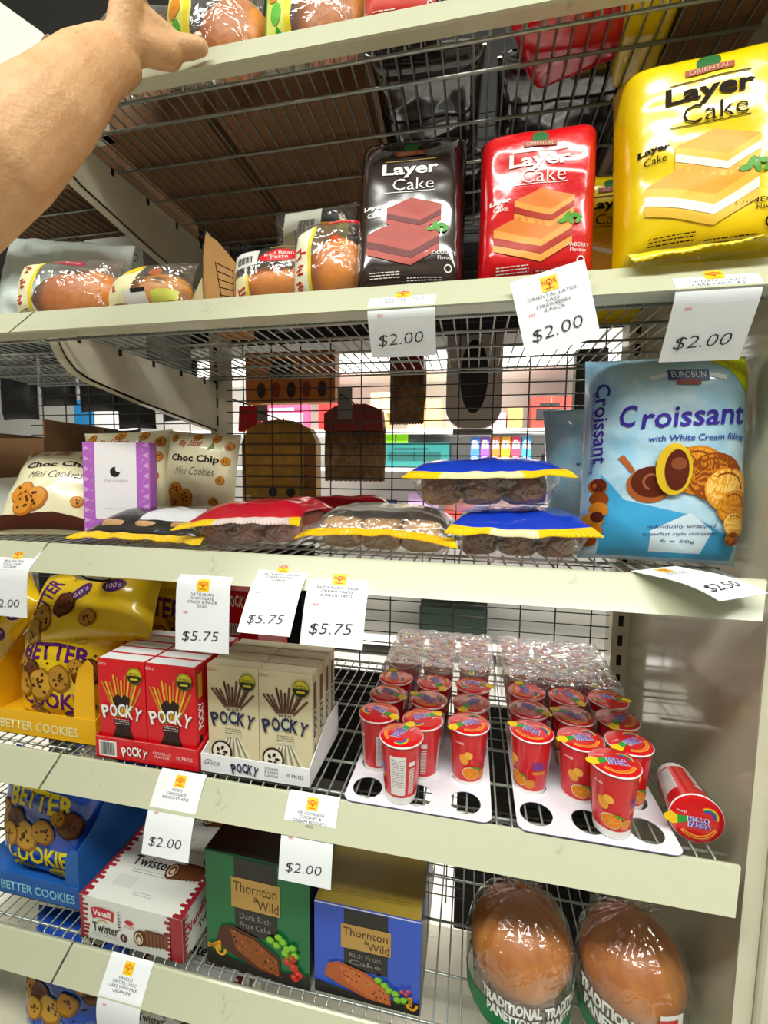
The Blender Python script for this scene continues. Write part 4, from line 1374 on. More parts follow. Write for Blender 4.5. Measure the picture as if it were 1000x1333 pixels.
# ---- cookie cups
CUPR = mat('cup_red', '#d2141c', 0.3, coat=.4)
LIDR = mat('lid_red', '#d0121a', 0.2, coat=.6, bump=.25, bscale=60)
CUPW = mat('cup_white', '#ece9e6', 0.4)
RB = [gink('#e0281e'), gink('#f0c81c'), gink('#2f9a3a'), gink('#2456b8'), gink('#7a3a9a')]
def make_cup(label, loc, rotz, group, tilt=(0, 0)):
    t = thing('biscuit_cup', label, 'biscuit cup', loc, (tilt[0], tilt[1], rotz), group)
    r0, r1, h = 0.0205, 0.0268, 0.0815
    mb = MB()
    mb.lathe([(r0 - .0005, 0), (r0, .002), (r0 + (r1 - r0) * .12, .010)], CUPW, 30, cap1=False)
    mb.lathe([(r0 + (r1 - r0) * .12, .010), (r0 + (r1 - r0) * .5, h * .5), (r1, h - .002)], CUPR, 30, cap0=False, cap1=False)
    mb.lathe([(r1, h - .002), (r1 + .0018, h - .0012), (r1 + .0022, h), (r1 + .0012, h + .0008)], CUPW, 30, cap0=False)
    def Fs(u, v, off=0.0):                      # u = arc length round the cup, v = height
        rr = r0 + (r1 - r0) * v / h + off + .0003
        a = u / 0.0245
        return Vector((rr * math.sin(a), -rr * math.cos(a), v))
    # orange slices and biscuits at the lower front, nutrition panel at the back side
    mb.a_ell(Fs, -.006, .023, .0125, .0095, gink('#f2d9b0'), 1, rot=-.2)
    mb.a_ell(Fs, -.006, .023, .0112, .0083, gink('#e8891c'), 2, rot=-.2)
    for k in range(6):
        mb.a_line(Fs, (-.006, .023), (-.006 + .0105 * math.cos(k * PI / 3), .023 + .0078 * math.sin(k * PI / 3)), .0005, gink('#f4c060'), 3)
    mb.a_ell(Fs, .012, .020, .0075, .0065, gink('#d98a3a'), 1, rot=.5)
    mb.a_ell(Fs, -.016, .043, .006, .008, gink('#f0a63a'), 1, rot=.4)
    mb.a_ell(Fs, -.010, .050, .005, .006, gink('#f4b84a'), 2, rot=.9)
    mb.a_poly(Fs, [(-.008, .034), (.004, .032), (.010, .026), (.002, .029)], gink('#5a9a2a'), 3)
    mb.a_text(Fs, 'HELLO', .024, .050, .0055, gink('#5a4ab0'), w=.017, bold=.03)
    mb.a_text(Fs, 'PANDA', .024, .044, .0055, gink('#5a4ab0'), w=.018, bold=.03)
    mb.a_text(Fs, 'COOKIES', .024, .037, .0042, gink('#e8b82a'), w=.018, bold=.02)
    mb.a_text(Fs, 'meiji', -.022, .066, .0042, gink('#f4e6e6'), w=.011, bold=.02)
    mb.a_rect(Fs, .040, .014, .060, .068, gink('#e6e2e0'), 1)
    mb.a_blurb(Fs, .050, .063, .016, 12, gink('#8a8684'), .0008, .0034, 9, 2)
    for i in range(16):
        mb.a_rect(Fs, .0645, .016 + i * .0022, .0725, .0170 + i * .0022 + .0004 * (i % 2), gink('#e8e4e2'), 1)
    mb.a_rect(Fs, .0640, .054, .0730, .060, gink('#e8e4e2'), 1)
    mb.a_rect(Fs, -.062, .014, -.040, .060, gink('#dcd8d6'), 1)
    mb.a_blurb(Fs, -.051, .056, .018, 11, gink('#8a8684'), .0008, .0034, 12, 2)
    mb.build('cup_body', t)
    lb = MB()
    def Fl(u, v, off=0.0):
        d2 = (u * u + v * v) / (r1 * r1)
        return Vector((u, v, h + .0012 + .0016 * (1 - min(1, d2)) + off))
    lb.lathe([(r1 + .0016, h + .0004), (r1 + .0008, h + .0012), (r1 * .8, h + .0012 + .0016 * .36), (r1 * .4, h + .0012 + .0016 * .84), (0.0005, h + .0028)], LIDR, 30, cap0=False)
    for i, c in enumerate(RB):
        lb.a_arc(Fl, .011, .006, .0105 - i * .0014, .0119 - i * .0014, -.2, 2.3, c, 1, 12, L=.006)
    lb.a_text(Fl, 'HELLO', .001, .0005, .0062, gink('#f2eef4'), w=.0225, bold=.075, lay=2, rot=.1, L=.006)
    lb.a_text(Fl, 'PANDA', .003, -.0058, .0062, gink('#f2eef4'), w=.0235, bold=.075, lay=2, rot=.1, L=.006)
    lb.a_text(Fl, 'HELLO', .001, .0005, .0058, gink('#4a3ab0'), w=.0205, bold=.025, lay=3, rot=.1, L=.006)
    lb.a_text(Fl, 'PANDA', .003, -.0058, .0058, gink('#4a3ab0'), w=.0215, bold=.025, lay=3, rot=.1, L=.006)
    lb.a_text(Fl, 'meiji', -.0165, .006, .0038, gink('#f0b8c0'), w=.010, bold=.02, lay=2, L=.006)
    lb.a_arc(Fl, 0, 0, .0185, .0228, -2.3, -.35, gink('#f0a03a'), 1, 16, L=.006)
    lb.a_arc(Fl, 0, 0, .0200, .0212, -2.2, -.45, gink('#c8401c'), 2, 16, L=.006)
    lb.a_poly(Fl, [(-.0265, .002), (-.020, .000), (-.0185, -.010), (-.0245, -.012)], RB[1], 1)
    lb.a_poly(Fl, [(-.020, .000), (-.008, .002), (-.0065, -.003), (-.0185, -.010)], RB[2], 1)
    lid = lb.build('foil_lid', t)
    tb = MB()
    a = PI * 1.06
    c, s = math.cos(a), math.sin(a)
    tb.prism([((r1 - .002) * c - .008 * s * q, (r1 - .002) * s + .008 * c * q) for q in (-1, 1)] + [((r1 + .0065) * c - .003 * s, (r1 + .0065) * s + .003 * c), ((r1 + .0065) * c + .003 * s, (r1 + .0065) * s - .003 * c)], 'z', h + .0009, h + .0014, RB[1])
    tb.build('pull_tab', lid)
    return t

COLN = ['left', 'middle', 'right']
def cup_rot(i):
    return [0.2, -2.2, 1.1, 2.6, -0.6, 0.9, -1.4, 2.0, 3.0][i % 9]
cup0 = make_cup('red biscuit cup standing loose on the front of the left tray', (0.5145, 0.0215, z4 + 0.0062), R(-118), 'red biscuit cups')
LX, RX = [0.4715, 0.5365, 0.6005], [0.6845, 0.7460, 0.8060]
n_ = 0
for side, XS in (('left', LX), ('right', RX)):
    for blk, Y0, nr in (('', 0.0785, 3), (' under the shrink wrap', 0.258, 3)):
        for r_ in range(nr):
            for c in range(3):
                x = XS[c] + 0.003 * r_ * (1 if blk == '' else 0) + (0.008 if blk else 0) * (1 if side == 'left' else .6)
                y = Y0 + 0.0568 * r_ - (0.004 if c == 1 else 0)
                if blk:
                    lab = 'red biscuit cup under the plastic wrap behind the %s tray, row %s, %s column' % (side, ORD[r_], COLN[c])
                    lab = 'wrapped red cup behind the %s tray, %s row back, %s column' % (side, ORD[r_], COLN[c])
                else:
                    lab = 'red biscuit cup in the %s tray, %s row from its front, %s column' % (side, ORD[r_], COLN[c])
                rz = cup_rot(n_) if (n_ > 2) else [R(150), R(-150), R(25)][n_]
                if side == 'right' and not blk and r_ == 0:
                    rz = [R(-35), R(8), R(30)][c]
                dup(cup0, loc=(x, y, z4 + 0.0005), rot=(0, 0, rz), label=lab, group='red biscuit cups')
                n_ += 1
dup(cup0, loc=(0.7725, 0.0225, z4 + 0.0062), rot=(0, 0, R(-4)), label='red biscuit cup standing loose on the front of the right tray', group='red biscuit cups')
# the cup that has fallen over beside the right tray, lid to the front
dup(cup0, loc=(0.8735, 0.108, z4 + 0.0232), rot=(R(86), R(4), R(-6)), label='fallen red biscuit cup lying on its side by the end panel', group='red biscuit cups')

# ---- white card trays with rows of holes
TRAYW = mat('tray_card', '#e9e9f2', 0.55)
TRAYE = mat('tray_edge', '#8f86b8', 0.7)
def hole_tray(label, cx_, y0, w, d, XS, rows, group='white cup trays', rz=0):
    ox, oy = cx_, y0
    bm = bmesh.new()
    # outline with rounded front corners
    pts = []
    rc = 0.012
    for (px, py, a0) in ((w / 2 - rc, rc, -PI / 2), (w / 2 - 0.004, d - 0.004, 0), (-w / 2 + 0.004, d - 0.004, PI / 2), (-w / 2 + rc, rc, PI)):
        rr = rc if py < d / 2 else 0.004
        for k in range(7):
            a = a0 + k * PI / 12
            pts.append((px + rr * math.cos(a), py + rr * math.sin(a)))
    loops = [pts]
    for (hx, hy) in XS:
        loops.append([(hx - ox + 0.0198 * math.cos(-2 * PI * k / 28), hy - oy + 0.0198 * math.sin(-2 * PI * k / 28)) for k in range(28)])
    edges = []
    for lp in loops:
        vv = [bm.verts.new((p[0], p[1], 0)) for p in lp]
        edges += [bm.edges.new((vv[i], vv[(i + 1) % len(vv)])) for i in range(len(vv))]
    bmesh.ops.triangle_fill(bm, use_beauty=True, use_dissolve=False, edges=edges)
    bm.verts.index_update()
    tv = [(v.co.x, v.co.y) for v in bm.verts]
    tf = [tuple(v.index for v in f.verts) for f in bm.faces]
    bm.free()
    # drop any triangle whose centre lies inside a hole
    keep = []
    for f in tf:
        mx = sum(tv[i][0] for i in f) / 3 + ox
        my = sum(tv[i][1] for i in f) / 3 + oy
        if all(math.hypot(mx - hx, my - hy) > 0.0195 for hx, hy in XS):
            keep.append(f)
    mb = MB()
    z = 0.0048
    def up(f):
        (ax, ay), (bx, by), (cx2, cy2) = (tv[i] for i in f)
        return f if (bx - ax) * (cy2 - ay) - (by - ay) * (cx2 - ax) > 0 else f[::-1]
    keep = [up(f) for f in keep]
    mb.add([(x, y, z) for x, y in tv], keep, TRAYW)
    mb.add([(x, y, z - .0008) for x, y in tv], [f[::-1] for f in keep], TRAYE)
    for lp in loops:
        n = len(lp)
        mb.add([(p[0], p[1], z) for p in lp] + [(p[0], p[1], z - .0008) for p in lp], [(i, i + n, (i + 1) % n + n, (i + 1) % n) for i in range(n)], TRAYE)
    # folded skirts that hold the sheet off the wires
    for s in (-1, 1):
        mb.box(s * (w / 2 - .001) - .0005, s * (w / 2 - .001) + .0005, 0.02, d - .006, 0.0002, z - .0004, TRAYE)
    mb.build('cup_tray', loc=(ox, oy, z4), label=label, cat='tray', group=group)
def holes(XS, blk=False):
    H_ = [(x, 0.0255) for x in XS]
    for r_ in range(3):
        for c in range(3):
            H_.append((XS[c] + .003 * r_, 0.0785 + .0568 * r_ - (0.004 if c == 1 else 0)))
    return H_
hole_tray('white holed card tray under the left group of red cups, three empty holes in front', 0.5365, -0.003, 0.190, 0.234, holes([0.4715 - .003, 0.5365, 0.6005 - .002]), 4)
hole_tray('white holed card tray under the right group of red cups, beside the fallen cup', 0.7525, -0.005, 0.182, 0.236, holes([0.6845 + .002, 0.7460 + .002, 0.8060 + .006]), 4)

# ---- shrink wrap over the rear cups
WRAP = film('shrink_wrap', gloss=0.30, rough=0.14, bump=1.0, bscale=55, haze=0.10)
def wrap(label, x0, x1, y0, y1, seed):
    h = 0.0865
    cx_, cy_ = (x0 + x1) / 2, (y0 + y1) / 2
    w, d = x1 - x0, y1 - y0
    def F(a, b, off=0.0):
        # a, b in -1..1 ; sheet falls down over the sides
        x, y = a * (w / 2 + .02), b * (d / 2 + .02)
        ex, ey = max(0, abs(x) - w / 2), max(0, abs(y) - d / 2)
        drop = (ex + ey) * 2.6
        xx = max(-w / 2 - .003, min(w / 2 + .003, x))
        yy = max(-d / 2 - .003, min(d / 2 + .003, y))
        nz = .0022 * noise.noise(Vector((x * 60, y * 60, seed))) + .0022 * (1 - 2 * abs(noise.noise(Vector((x * 40 + y * 20, y * 75, seed + 4)))))
        return Vector((xx + nz * .6, yy + nz * .6, h + .002 + nz - drop))
    mb = MB()
    mb.grid(F, lsp(-1, 1, 44), lsp(-1, 1, 44), WRAP)
    mb.build('shrink_wrap', loc=(cx_, cy_, z4), label=label, cat='plastic wrap', group='shrink wrap over cups')
wrap('crinkled clear wrap over the rear cups of the left tray', 0.447, 0.641, 0.226, 0.408, 3)
wrap('crinkled clear wrap over the rear cups of the right tray', 0.657, 0.844, 0.226, 0.408, 8)
# ------------------------------------------------------------------ fifth shelf
z5 = S[5] + 0.0006
BBOX = mat('display_blue', '#1b5fae', 0.45)
BBAG = mat('cookie_bag_blue', '#1247b0', 0.2, coat=.5, bump=.5, bscale=20)
_z4keep = z4
t = thing('display_box', 'blue card display box of cookie bags at the lower left', 'display box', (-0.17, 0.046, z5))
w_, d_, hf_ = 0.27, 0.26, 0.040
mb = MB()
mb.box(-w_ / 2, w_ / 2, 0, .0014, 0, hf_, BBOX)
mb.a_text(plane((-w_ / 2, 0, 0), (1, 0, 0), (0, 0, 1)), 'BETTER COOKIES', w_ - .085, hf_ * .45, .0165, ink('#8fd0e4'), w=.155, bold=.02)
mb.build('front_panel', t)
MB().box(-w_ / 2, w_ / 2, 0, d_, 0, .0012, BBOX).build('tray_base', t)
MB().prism([(0.0016, 0), (d_, 0), (d_, .185), (.10, .185), (.03, .120), (0.0016, .105)], 'x', w_ / 2 - .0014, w_ / 2, BBOX).build('side_panel', t)
MB().prism([(w_ / 2 - .030, 0.002), (w_ / 2 - .0018, 0.002), (w_ / 2 - .0018, .105), (w_ / 2 - .012, .108), (w_ / 2 - .026, .09)], 'y', 0.0018, 0.0032, BBOX).build('front_corner', t)
MB().box(-w_ / 2, w_ / 2, d_ - .0014, d_, 0, .185, BBOX).build('back_panel', t)
better_bag('blue cookie bag with yellow lettering inside the blue display box', (-0.150, 0.100, z5 + .004), (R(-6), R(2), R(-3)), 0.215, 0.210, 0.040, 131, BBAG, gink('#e6d41c'), kind='b', group='blue cookie bags')
# bags on the bottom deck
for i, (x, y, zz, rz, lab) in enumerate([(-0.10, 0.08, .165, 3, 'blue cookie bag on the bottom deck at the lower left corner'),
                                          (0.13, 0.17, .165, -8, 'dark blue cookie bag on the bottom deck right of the corner')]):
    better_bag(lab, (x, y, zz), (R(-10), 0, R(rz)), 0.20, 0.215, 0.045, 141 + i * 7, BBAG, gink('#5a6fa8'), kind='b', group='blue cookie bags')

# ---- roulade boxes
CARDW = mat('roulade_white', '#e3e7e0', 0.35, coat=.2)
DRIP = mat('roulade_maroon', '#9a2430', 0.35)
ROLL1, ROLL2, ROLL3 = ink('#7a4526'), ink('#4a2414'), ink('#e6d8b8')
LRED = ink('#c4202c')
def roll_art(mb, F, u, v, s, lay=3):
    mb.a_poly(F, [(u - s * .4, v + s * .22), (u + s * .5, v + s * .30), (u + s * .5, v - s * .10), (u - s * .36, v - s * .22)], ROLL1, lay)
    for k in range(6):
        mb.a_line(F, (u - s * .2 + k * s * .11, v + s * .24), (u - s * .18 + k * s * .11, v - s * .19), s * .02, ROLL2, lay + 1)
    mb.a_ell(F, u - s * .38, v, s * .17, s * .22, ROLL2, lay + 2)
    mb.a_ell(F, u - s * .38, v, s * .13, s * .175, ROLL3, lay + 3)
    mb.a_ell(F, u - s * .37, v + s * .01, s * .10, s * .14, ROLL1, lay + 4)
    mb.a_ell(F, u - s * .36, v - s * .02, s * .05, s * .08, ROLL3, lay + 5)
    mb.a_ell(F, u + s * .1, v + s * .27, s * .3, s * .03, ROLL2, lay + 1)

def drips(mb, F, x, z0, z1, sg, m, base=.012, seed=1):
    rnd = random.Random(seed)
    mb.a_rect(F, min(x, x + sg * base), z0, max(x, x + sg * base), z1, m, 1)
    z = z0
    while z < z1:
        h = rnd.uniform(.004, .008)
        l = rnd.uniform(.004, .012)
        h = min(h, z1 - z)
        xe = x + sg * (base + l)
        mb.a_poly(F, [(x + sg * base * .9, z), (xe - sg * h * .3, z), (xe, z + h * .35), (xe, z + h * .6), (xe - sg * h * .3, z + h * .9), (x + sg * base * .9, z + h * .9)], m, 1)
        z += h + rnd.uniform(.001, .004)

def roulade_box(label, loc, rot):
    W, H, D = 0.186, 0.072, 0.108
    t = thing('roulade_box', label, 'cake box', loc, rot, 'white roulade boxes')
    mb = MB()
    mb.box(-W / 2, W / 2, 0, D, 0, H, CARDW)
    Ff = plane((-W / 2, 0, 0), (1, 0, 0), (0, 0, 1))
    Ft = plane((-W / 2, 0, H), (1, 0, 0), (0, 1, 0))
    Fr = plane((W / 2, 0, 0), (0, 1, 0), (0, 0, 1))
    drips(mb, Ff, 0.0, 0, H, 1, DRIP, .006, 3)
    drips(mb, Ff, W, 0, H, -1, DRIP, .022, 4)
    drips(mb, Ft, 0.0, 0, D, 1, DRIP, .005, 5)
    drips(mb, Ft, W, 0, D, -1, DRIP, .008, 6)
    drips(mb, Fr, 0.0, 0, H, 1, DRIP, .006, 8)
    def logo(F, u, v, s):
        mb.a_poly(F, [(u - s * .5, v + s * .18), (u - s * .3, v + s * .26), (u, v + s * .29), (u + s * .3, v + s * .26), (u + s * .5, v + s * .22),
                      (u + s * .45, v - s * .18), (u + s * .2, v - s * .12), (u, v - s * .11), (u - s * .2, v - s * .12), (u - s * .42, v - s * .22)], LRED, 3)
        mb.a_text(F, 'Vanelli', u, v + s * .07, s * .24, ink('#f6eeee'), w=s * .78, bold=.03, lay=4)
        mb.a_arc(F, u, v - s * .42, s * .22, s * .27, .6, 2.5, ink('#d8a24a'), 4)
    logo(Ff, .043, H * .64, .044)
    mb.a_text(Ff, 'Twister', .047, H * .32, .016, BLACK, w=.048, shear=-.05, bold=.02)
    mb.a_blurb(Ff, .045, H * .17, .045, 2, ink('#9aa09a'), .001, .0035, 4)
    mb.a_ell(Ff, .081, H * .22, .0068, .0068, ink('#5a2a30'), 2)
    mb.a_text(Ff, '5', .081, H * .22, .007, ink('#eeeeee'), lay=3)
    for k in range(7):
        mb.a_poly(Ff, [(.071, H * .82 - k * .005), (.077 + .002 * (k % 2), H * .80 - k * .005), (.071, H * .78 - k * .005)], ROLL2, 2)
    mb.a_ell(Ff, .092, H * .62, .008, .004, LRED, 2)
    mb.a_blurb(Ff, .092, H * .52, .018, 2, LRED, .001, .003, 6)
    roll_art(mb, Ff, .132, H * .34, .058)
    mb.a_text(Ft, 'Twister', .075, D * .68, .018, BLACK, w=.076, shear=-.05, bold=.02)
    mb.a_blurb(Ft, .085, D * .53, .07, 2, ink('#8c928c'), .0012, .0045, 7)
    mb.a_rect(Ft, .035, D * .24, .072, D * .42, ink('#d5dad2'), 1)
    mb.a_blurb(Ft, .10, D * .20, .035, 2, ink('#9aa09a'), .001, .004, 8)
    roll_art(mb, Ft, .142, D * .62, .064)
    logo(Ft, .095, D * .92, .034)
    mb.a_ell(Ft, .165, D * .90, .009, .008, ink('#4a2a20'), 2)
    mb.a_text(Fr, 'Vanelli', D * .32, H * .62, .016, LRED, w=.045, bold=.03, rot=.2)
    mb.a_text(Fr, 'Twister', D * .55, H * .35, .014, BLACK, w=.045, bold=.02, rot=.2)
    roll_art(mb, Fr, D * .78, H * .5, .04)
    mb.build('carton_body', t)
    return t
roulade_box('white and maroon roulade cake box at the front of the lowest shelf', (0.0945, 0.0125, z5), (0, 0, R(-1)))
roulade_box('white roulade cake box directly behind the front roulade box', (0.0945, 0.1225, z5), (0, 0, R(1)))

_rb = [o for o in bpy.data.objects if o.get('label', '').startswith('white and maroon roulade')][0]
for i, lab in enumerate(['roulade cake box on the bottom deck, lowest of its stack', 'roulade cake box on the bottom deck, middle of its stack', 'roulade cake box topping the stack below the lowest price ticket']):
    dup(_rb, loc=(0.155, 0.03, .1606 + i * .0726), rot=(0, 0, R(2 - i)), label=lab)

# ---- fruitcake boxes
GREENC = mat('fruitcake_green', '#0f6a38', 0.3, coat=.3)
BLUEC = mat('fruitcake_blue', '#2f55c4', 0.3, coat=.3)
OLIVE = mat('fruitcake_olive', '#8f7a28', 0.4, coat=.2)
DKG = mat('fruitcake_dark', '#1c1a14', 0.35, coat=.3)
GOLD = ink('#b8924a')
def fruit_box(label, loc, rot, W, H, D, base, topm, cakec, var, word):
    t = thing('fruitcake_box', label, 'cake box', loc, rot, 'fruitcake boxes')
    mb = MB()
    mb.box(-W / 2, W / 2, 0, D, 0, H, base)
    Ff = plane((-W / 2, 0, 0), (1, 0, 0), (0, 0, 1))
    Ft = plane((-W / 2, 0, H), (1, 0, 0), (0, 1, 0))
    Fr = plane((W / 2, 0, 0), (0, 1, 0), (0, 0, 1))
    mb.a_rect(Ft, .0008, .0008, W - .0008, D, topm, 1)
    mb.a_rect(Ff, .0, H - .0022, W, H - .0004, ink('#d8d8e0') if var == 'b' else ink('#1a3a24'), 1)
    mb.a_blurb(Ft, W * .5, D * .22, W * .8, 2, ink('#6a5a1c') if var == 'b' else ink('#123c24'), .0012, .004, 3, 2)
    mb.a_rect(Fr, .0008, 0.0008, D, H - .0008, DKG, 1)
    top = H * .72
    mb.a_rect(Ff, W * .29, H * .34, W * .70, H - .003, DKG, 2)
    mb.a_rect(Ff, W * .26, H * .56, W * .73, H * .82, GOLD, 3)
    mb.a_text(Ff, 'Thornton', W * .49, H * .745, H * .085, ink('#4a3818'), w=W * .42, lay=4)
    mb.a_text(Ff, '&', W * .50, H * .665, H * .045, ink('#4a3818'), lay=4)
    mb.a_text(Ff, 'Wild', W * .615, H * .625, H * .085, ink('#4a3818'), w=W * .20, lay=4)
    for i, s in enumerate(word):
        mb.a_text(Ff, s, W * .49, H * (.50 - .075 * i), H * .05, ink('#8c8a80'), w=W * .30, lay=4)
    # dark platter and sliced fruitcake
    mb.a_poly(Ff, [(0.001, H * .14), (W * .5, H * .07), (W - .001, H * .14), (W - .001, .001), (.001, .001)], DKG, 3)
    mb.a_poly(Ff, [(W * .10, H * .22), (W * .14, H * .36), (W * .24, H * .40), (W * .50, H * .34), (W * .72, H * .22), (W * .74, H * .05), (W * .52, H * .06), (W * .22, H * .16)], cakec[0], 5)
    mb.a_poly(Ff, [(W * .24, H * .37), (W * .48, H * .32), (W * .70, H * .20), (W * .72, H * .07), (W * .54, H * .08), (W * .30, H * .20)], cakec[1], 6)
    rnd = random.Random(5)
    for k in range(34):
        a, b = rnd.random(), rnd.random()
        x = W * (.28 + .42 * a)
        y = H * (.32 - .20 * a + (b - .5) * .14)
        mb.a_ell(Ff, x, y, W * .012, W * .009, rnd.choice([cakec[2], cakec[3], ink('#b8761c'), ink('#7a3a14')]), 7, rot=k, n=8)
    if var == 'g':
        gr = [(.64, .36), (.70, .33), (.76, .37), (.80, .32), (.72, .40), (.78, .28), (.85, .34), (.87, .28), (.82, .24)]
        rd = [(.80, .22), (.86, .18), (.84, .25), (.90, .13), (.87, .10)]
    else:
        gr = [(.62, .30), (.68, .26), (.72, .22), (.78, .20), (.80, .14), (.86, .15)]
        rd = [(.84, .24), (.88, .22), (.90, .26)]
    for i, (a, b) in enumerate(gr):
        mb.a_ell(Ff, W * a, H * b, W * .040, W * .036, ink('#4f9a1c'), 8)
        mb.a_ell(Ff, W * a - W * .006, H * b + W * .006, W * .030, W * .027, ink('#86c832'), 9)
    for a, b in rd:
        mb.a_ell(Ff, W * a, H * b, W * .040 if var == 'g' else W * .02, W * .038 if var == 'g' else W * .02, ink('#c8281c') if var == 'g' else ink('#b02a5a'), 9)
        mb.a_ell(Ff, W * a - W * .008, H * b + W * .01, W * .012, W * .011, ink('#e8604a'), 10)
    ox_, oz_ = (W * .13, H * .16) if var == 'g' else (W * .91, H * .12)
    for k in range(4):
        mb.a_line(Ff, (ox_ - W * .11, oz_ + H * (.01 * k)), (ox_ + W * .02, oz_ + H * (.07 - .025 * k)), W * .022, ink('#e6a21c'), 7, W * .03)
    mb.a_arc(Ff, ox_ + W * .02, oz_, W * .03, W * .055, 2.0, 6.6, ink('#e6a21c'), 8)
    mb.build('carton_body', t)
    return t
CG = (ink('#4a2412'), ink('#8a4a1c'), ink('#c05a1c'), ink('#2a1410'))
CB = (ink('#b0582a'), ink('#c46a34'), ink('#d88a4a'), ink('#8a3a1c'))
fruit_box('dark green fruitcake box with grapes pictured, right of the roulade boxes', (0.3045, 0.0195, z5), (0, 0, R(-1.5)), 0.166, 0.186, 0.088, GREENC, DKG, CG, 'g', ['Dark Rich', 'Fruit Cake'])
fruit_box('dark green fruitcake box standing behind the front green one', (0.3045, 0.112, z5), (0, 0, R(1)), 0.166, 0.186, 0.088, GREENC, DKG, CG, 'g', ['Dark Rich', 'Fruit Cake'])
fruit_box('blue fruitcake box at the front, left of the panettone bags', (0.4695, 0.0205, z5), (0, 0, 0), 0.152, 0.142, 0.096, BLUEC, OLIVE, CB, 'b', ['Rich Fruit', 'Cake'])
fruit_box('blue fruitcake box standing behind the front blue one', (0.4700, 0.1190, z5), (0, 0, 0), 0.152, 0.142, 0.096, BLUEC, OLIVE, CB, 'b', ['Rich Fruit', 'Cake'])

# ---- panettone in gathered clear bags
PANET = bun_mat('panettone_crust', '#dc8c18', '#b4660e', 12)
PAND = mat('panettone_paper', '#6a4428', 0.7)
PBAG = film('panettone_bag', gloss=0.10, rough=0.08, bump=0.8, bscale=34, haze=0.04)
PGREEN, PWHITE = gink('#147a44'), gink('#e4e8e4')
def panettone(label, loc, rz, R0, words, seed, tiltx=0.0):
    t = thing('panettone', label, 'bread', loc, (tiltx, 0, rz), 'bagged panettone')
    mb = MB()
    mb.lathe([(R0 * .86, .001), (R0 * .90, .010), (R0 * .92, .055)], PAND, 30, cap1=False)
    mb.build('paper_case', t)
    mb = MB()
    mb.lathe([(R0 * .92, .055), (R0 * .965, .066), (R0 * .95, .084), (R0 * .84, .104), (R0 * .62, .120), (R0 * .34, .129), (.0008, .132)], PANET, 30, cap0=False)
    mb.build('loaf', t)
    # bag: closed at the bottom, gathered to a twist above the loaf, flaring a little at the end
    prof = [(R0 * .90, 0.0004), (R0 * 1.02, .006), (R0 * 1.03, .050), (R0 * 1.04, .078), (R0 * .96, .102), (R0 * .76, .122), (R0 * .50, .136), (R0 * .24, .147), (R0 * .10, .153), (R0 * .12, .160), (R0 * .30, .172), (R0 * .42, .180)]
    def prad(z):
        for (r_, a), (r2, b) in zip(prof, prof[1:]):
            if a <= z <= b:
                return r_ + (r2 - r_) * (z - a) / (b - a)
        return prof[-1][0]
    def F(u, z, off=0.0):
        a = u / R0
        pl = 1 + (.012 + .10 * max(0, (z - .10) / .06)) * math.sin(a * 15 + 3 * noise.noise(Vector((a * 2, z * 10, seed)))) * min(1, z / .04)
        rr = prad(z) * pl + .0016 * noise.noise(Vector((a * 4, z * 60, seed))) + off
        return Vector((rr * math.sin(a), -rr * math.cos(a), z))
    bb = MB()
    zs = []
    for (r_, a), (r2, b) in zip(prof, prof[1:]):
        zs += lsp(a, b, 4)[:-1]
    zs.append(prof[-1][1])
    bb.grid(F, lsp(-PI * R0, PI * R0, 80), zs, PBAG)
    # printed band: green foot with a wavy top and white capitals above
    n = 60
    vs, fs = [], []
    for i in range(n + 1):
        u = -PI * R0 * .8 + 2 * PI * R0 * .8 * i / n
        vs += [(u, .006), (u, .030 + .006 * math.sin(u / R0 * 2 + seed))]
    fs = [(2 * i, 2 * i + 2, 2 * i + 3, 2 * i + 1) for i in range(n)]
    bb.art(F, vs, fs, PGREEN, 1, .02)
    for (s, u, z, h, w) in words:
        bb.a_text(F, s, u, z, h, PWHITE, w=w, bold=.05, lay=2, L=.008)
    bb.build('clear_bag', t)
    return t
panettone('panettone in a gathered clear bag, left one at the lower right', (0.6815, 0.088, z5), R(4), 0.0715,
          [('TRADITIONAL', -.022, .052, .016, .078), ('PANETTONE', -.020, .035, .014, .066), ('TRADITIONAL', .060, .050, .016, .078), ('PANETTONE', .056, .033, .014, .066)], 3)
w2 = panettone('panettone in a gathered clear bag, right one against the end panel', (0.8300, 0.090, z5), R(-8), 0.0680,
               [('TRADITIONAL', -.035, .058, .018, .086), ('PANETTONE', -.030, .038, .016, .080), ('PANETTONE', .060, .032, .014, .07)], 6)
lab = MB()
def Fw(u, v, off=0.0):
    a = (u + .032) / .069
    rr = .0745 + off
    return Vector((rr * math.sin(a), -rr * math.cos(a), v))
lab.a_rect(Fw, -.014, .056, .014, .090, PWHITE, 1, .006)
lab.a_rect(Fw, -.014, .064, .007, .084, LRED, 2, .006)
lab.a_text(Fw, 'tal', -.004, .073, .011, PWHITE, w=.016, bold=.03, lay=3)
lab.build('paper_label', w2)
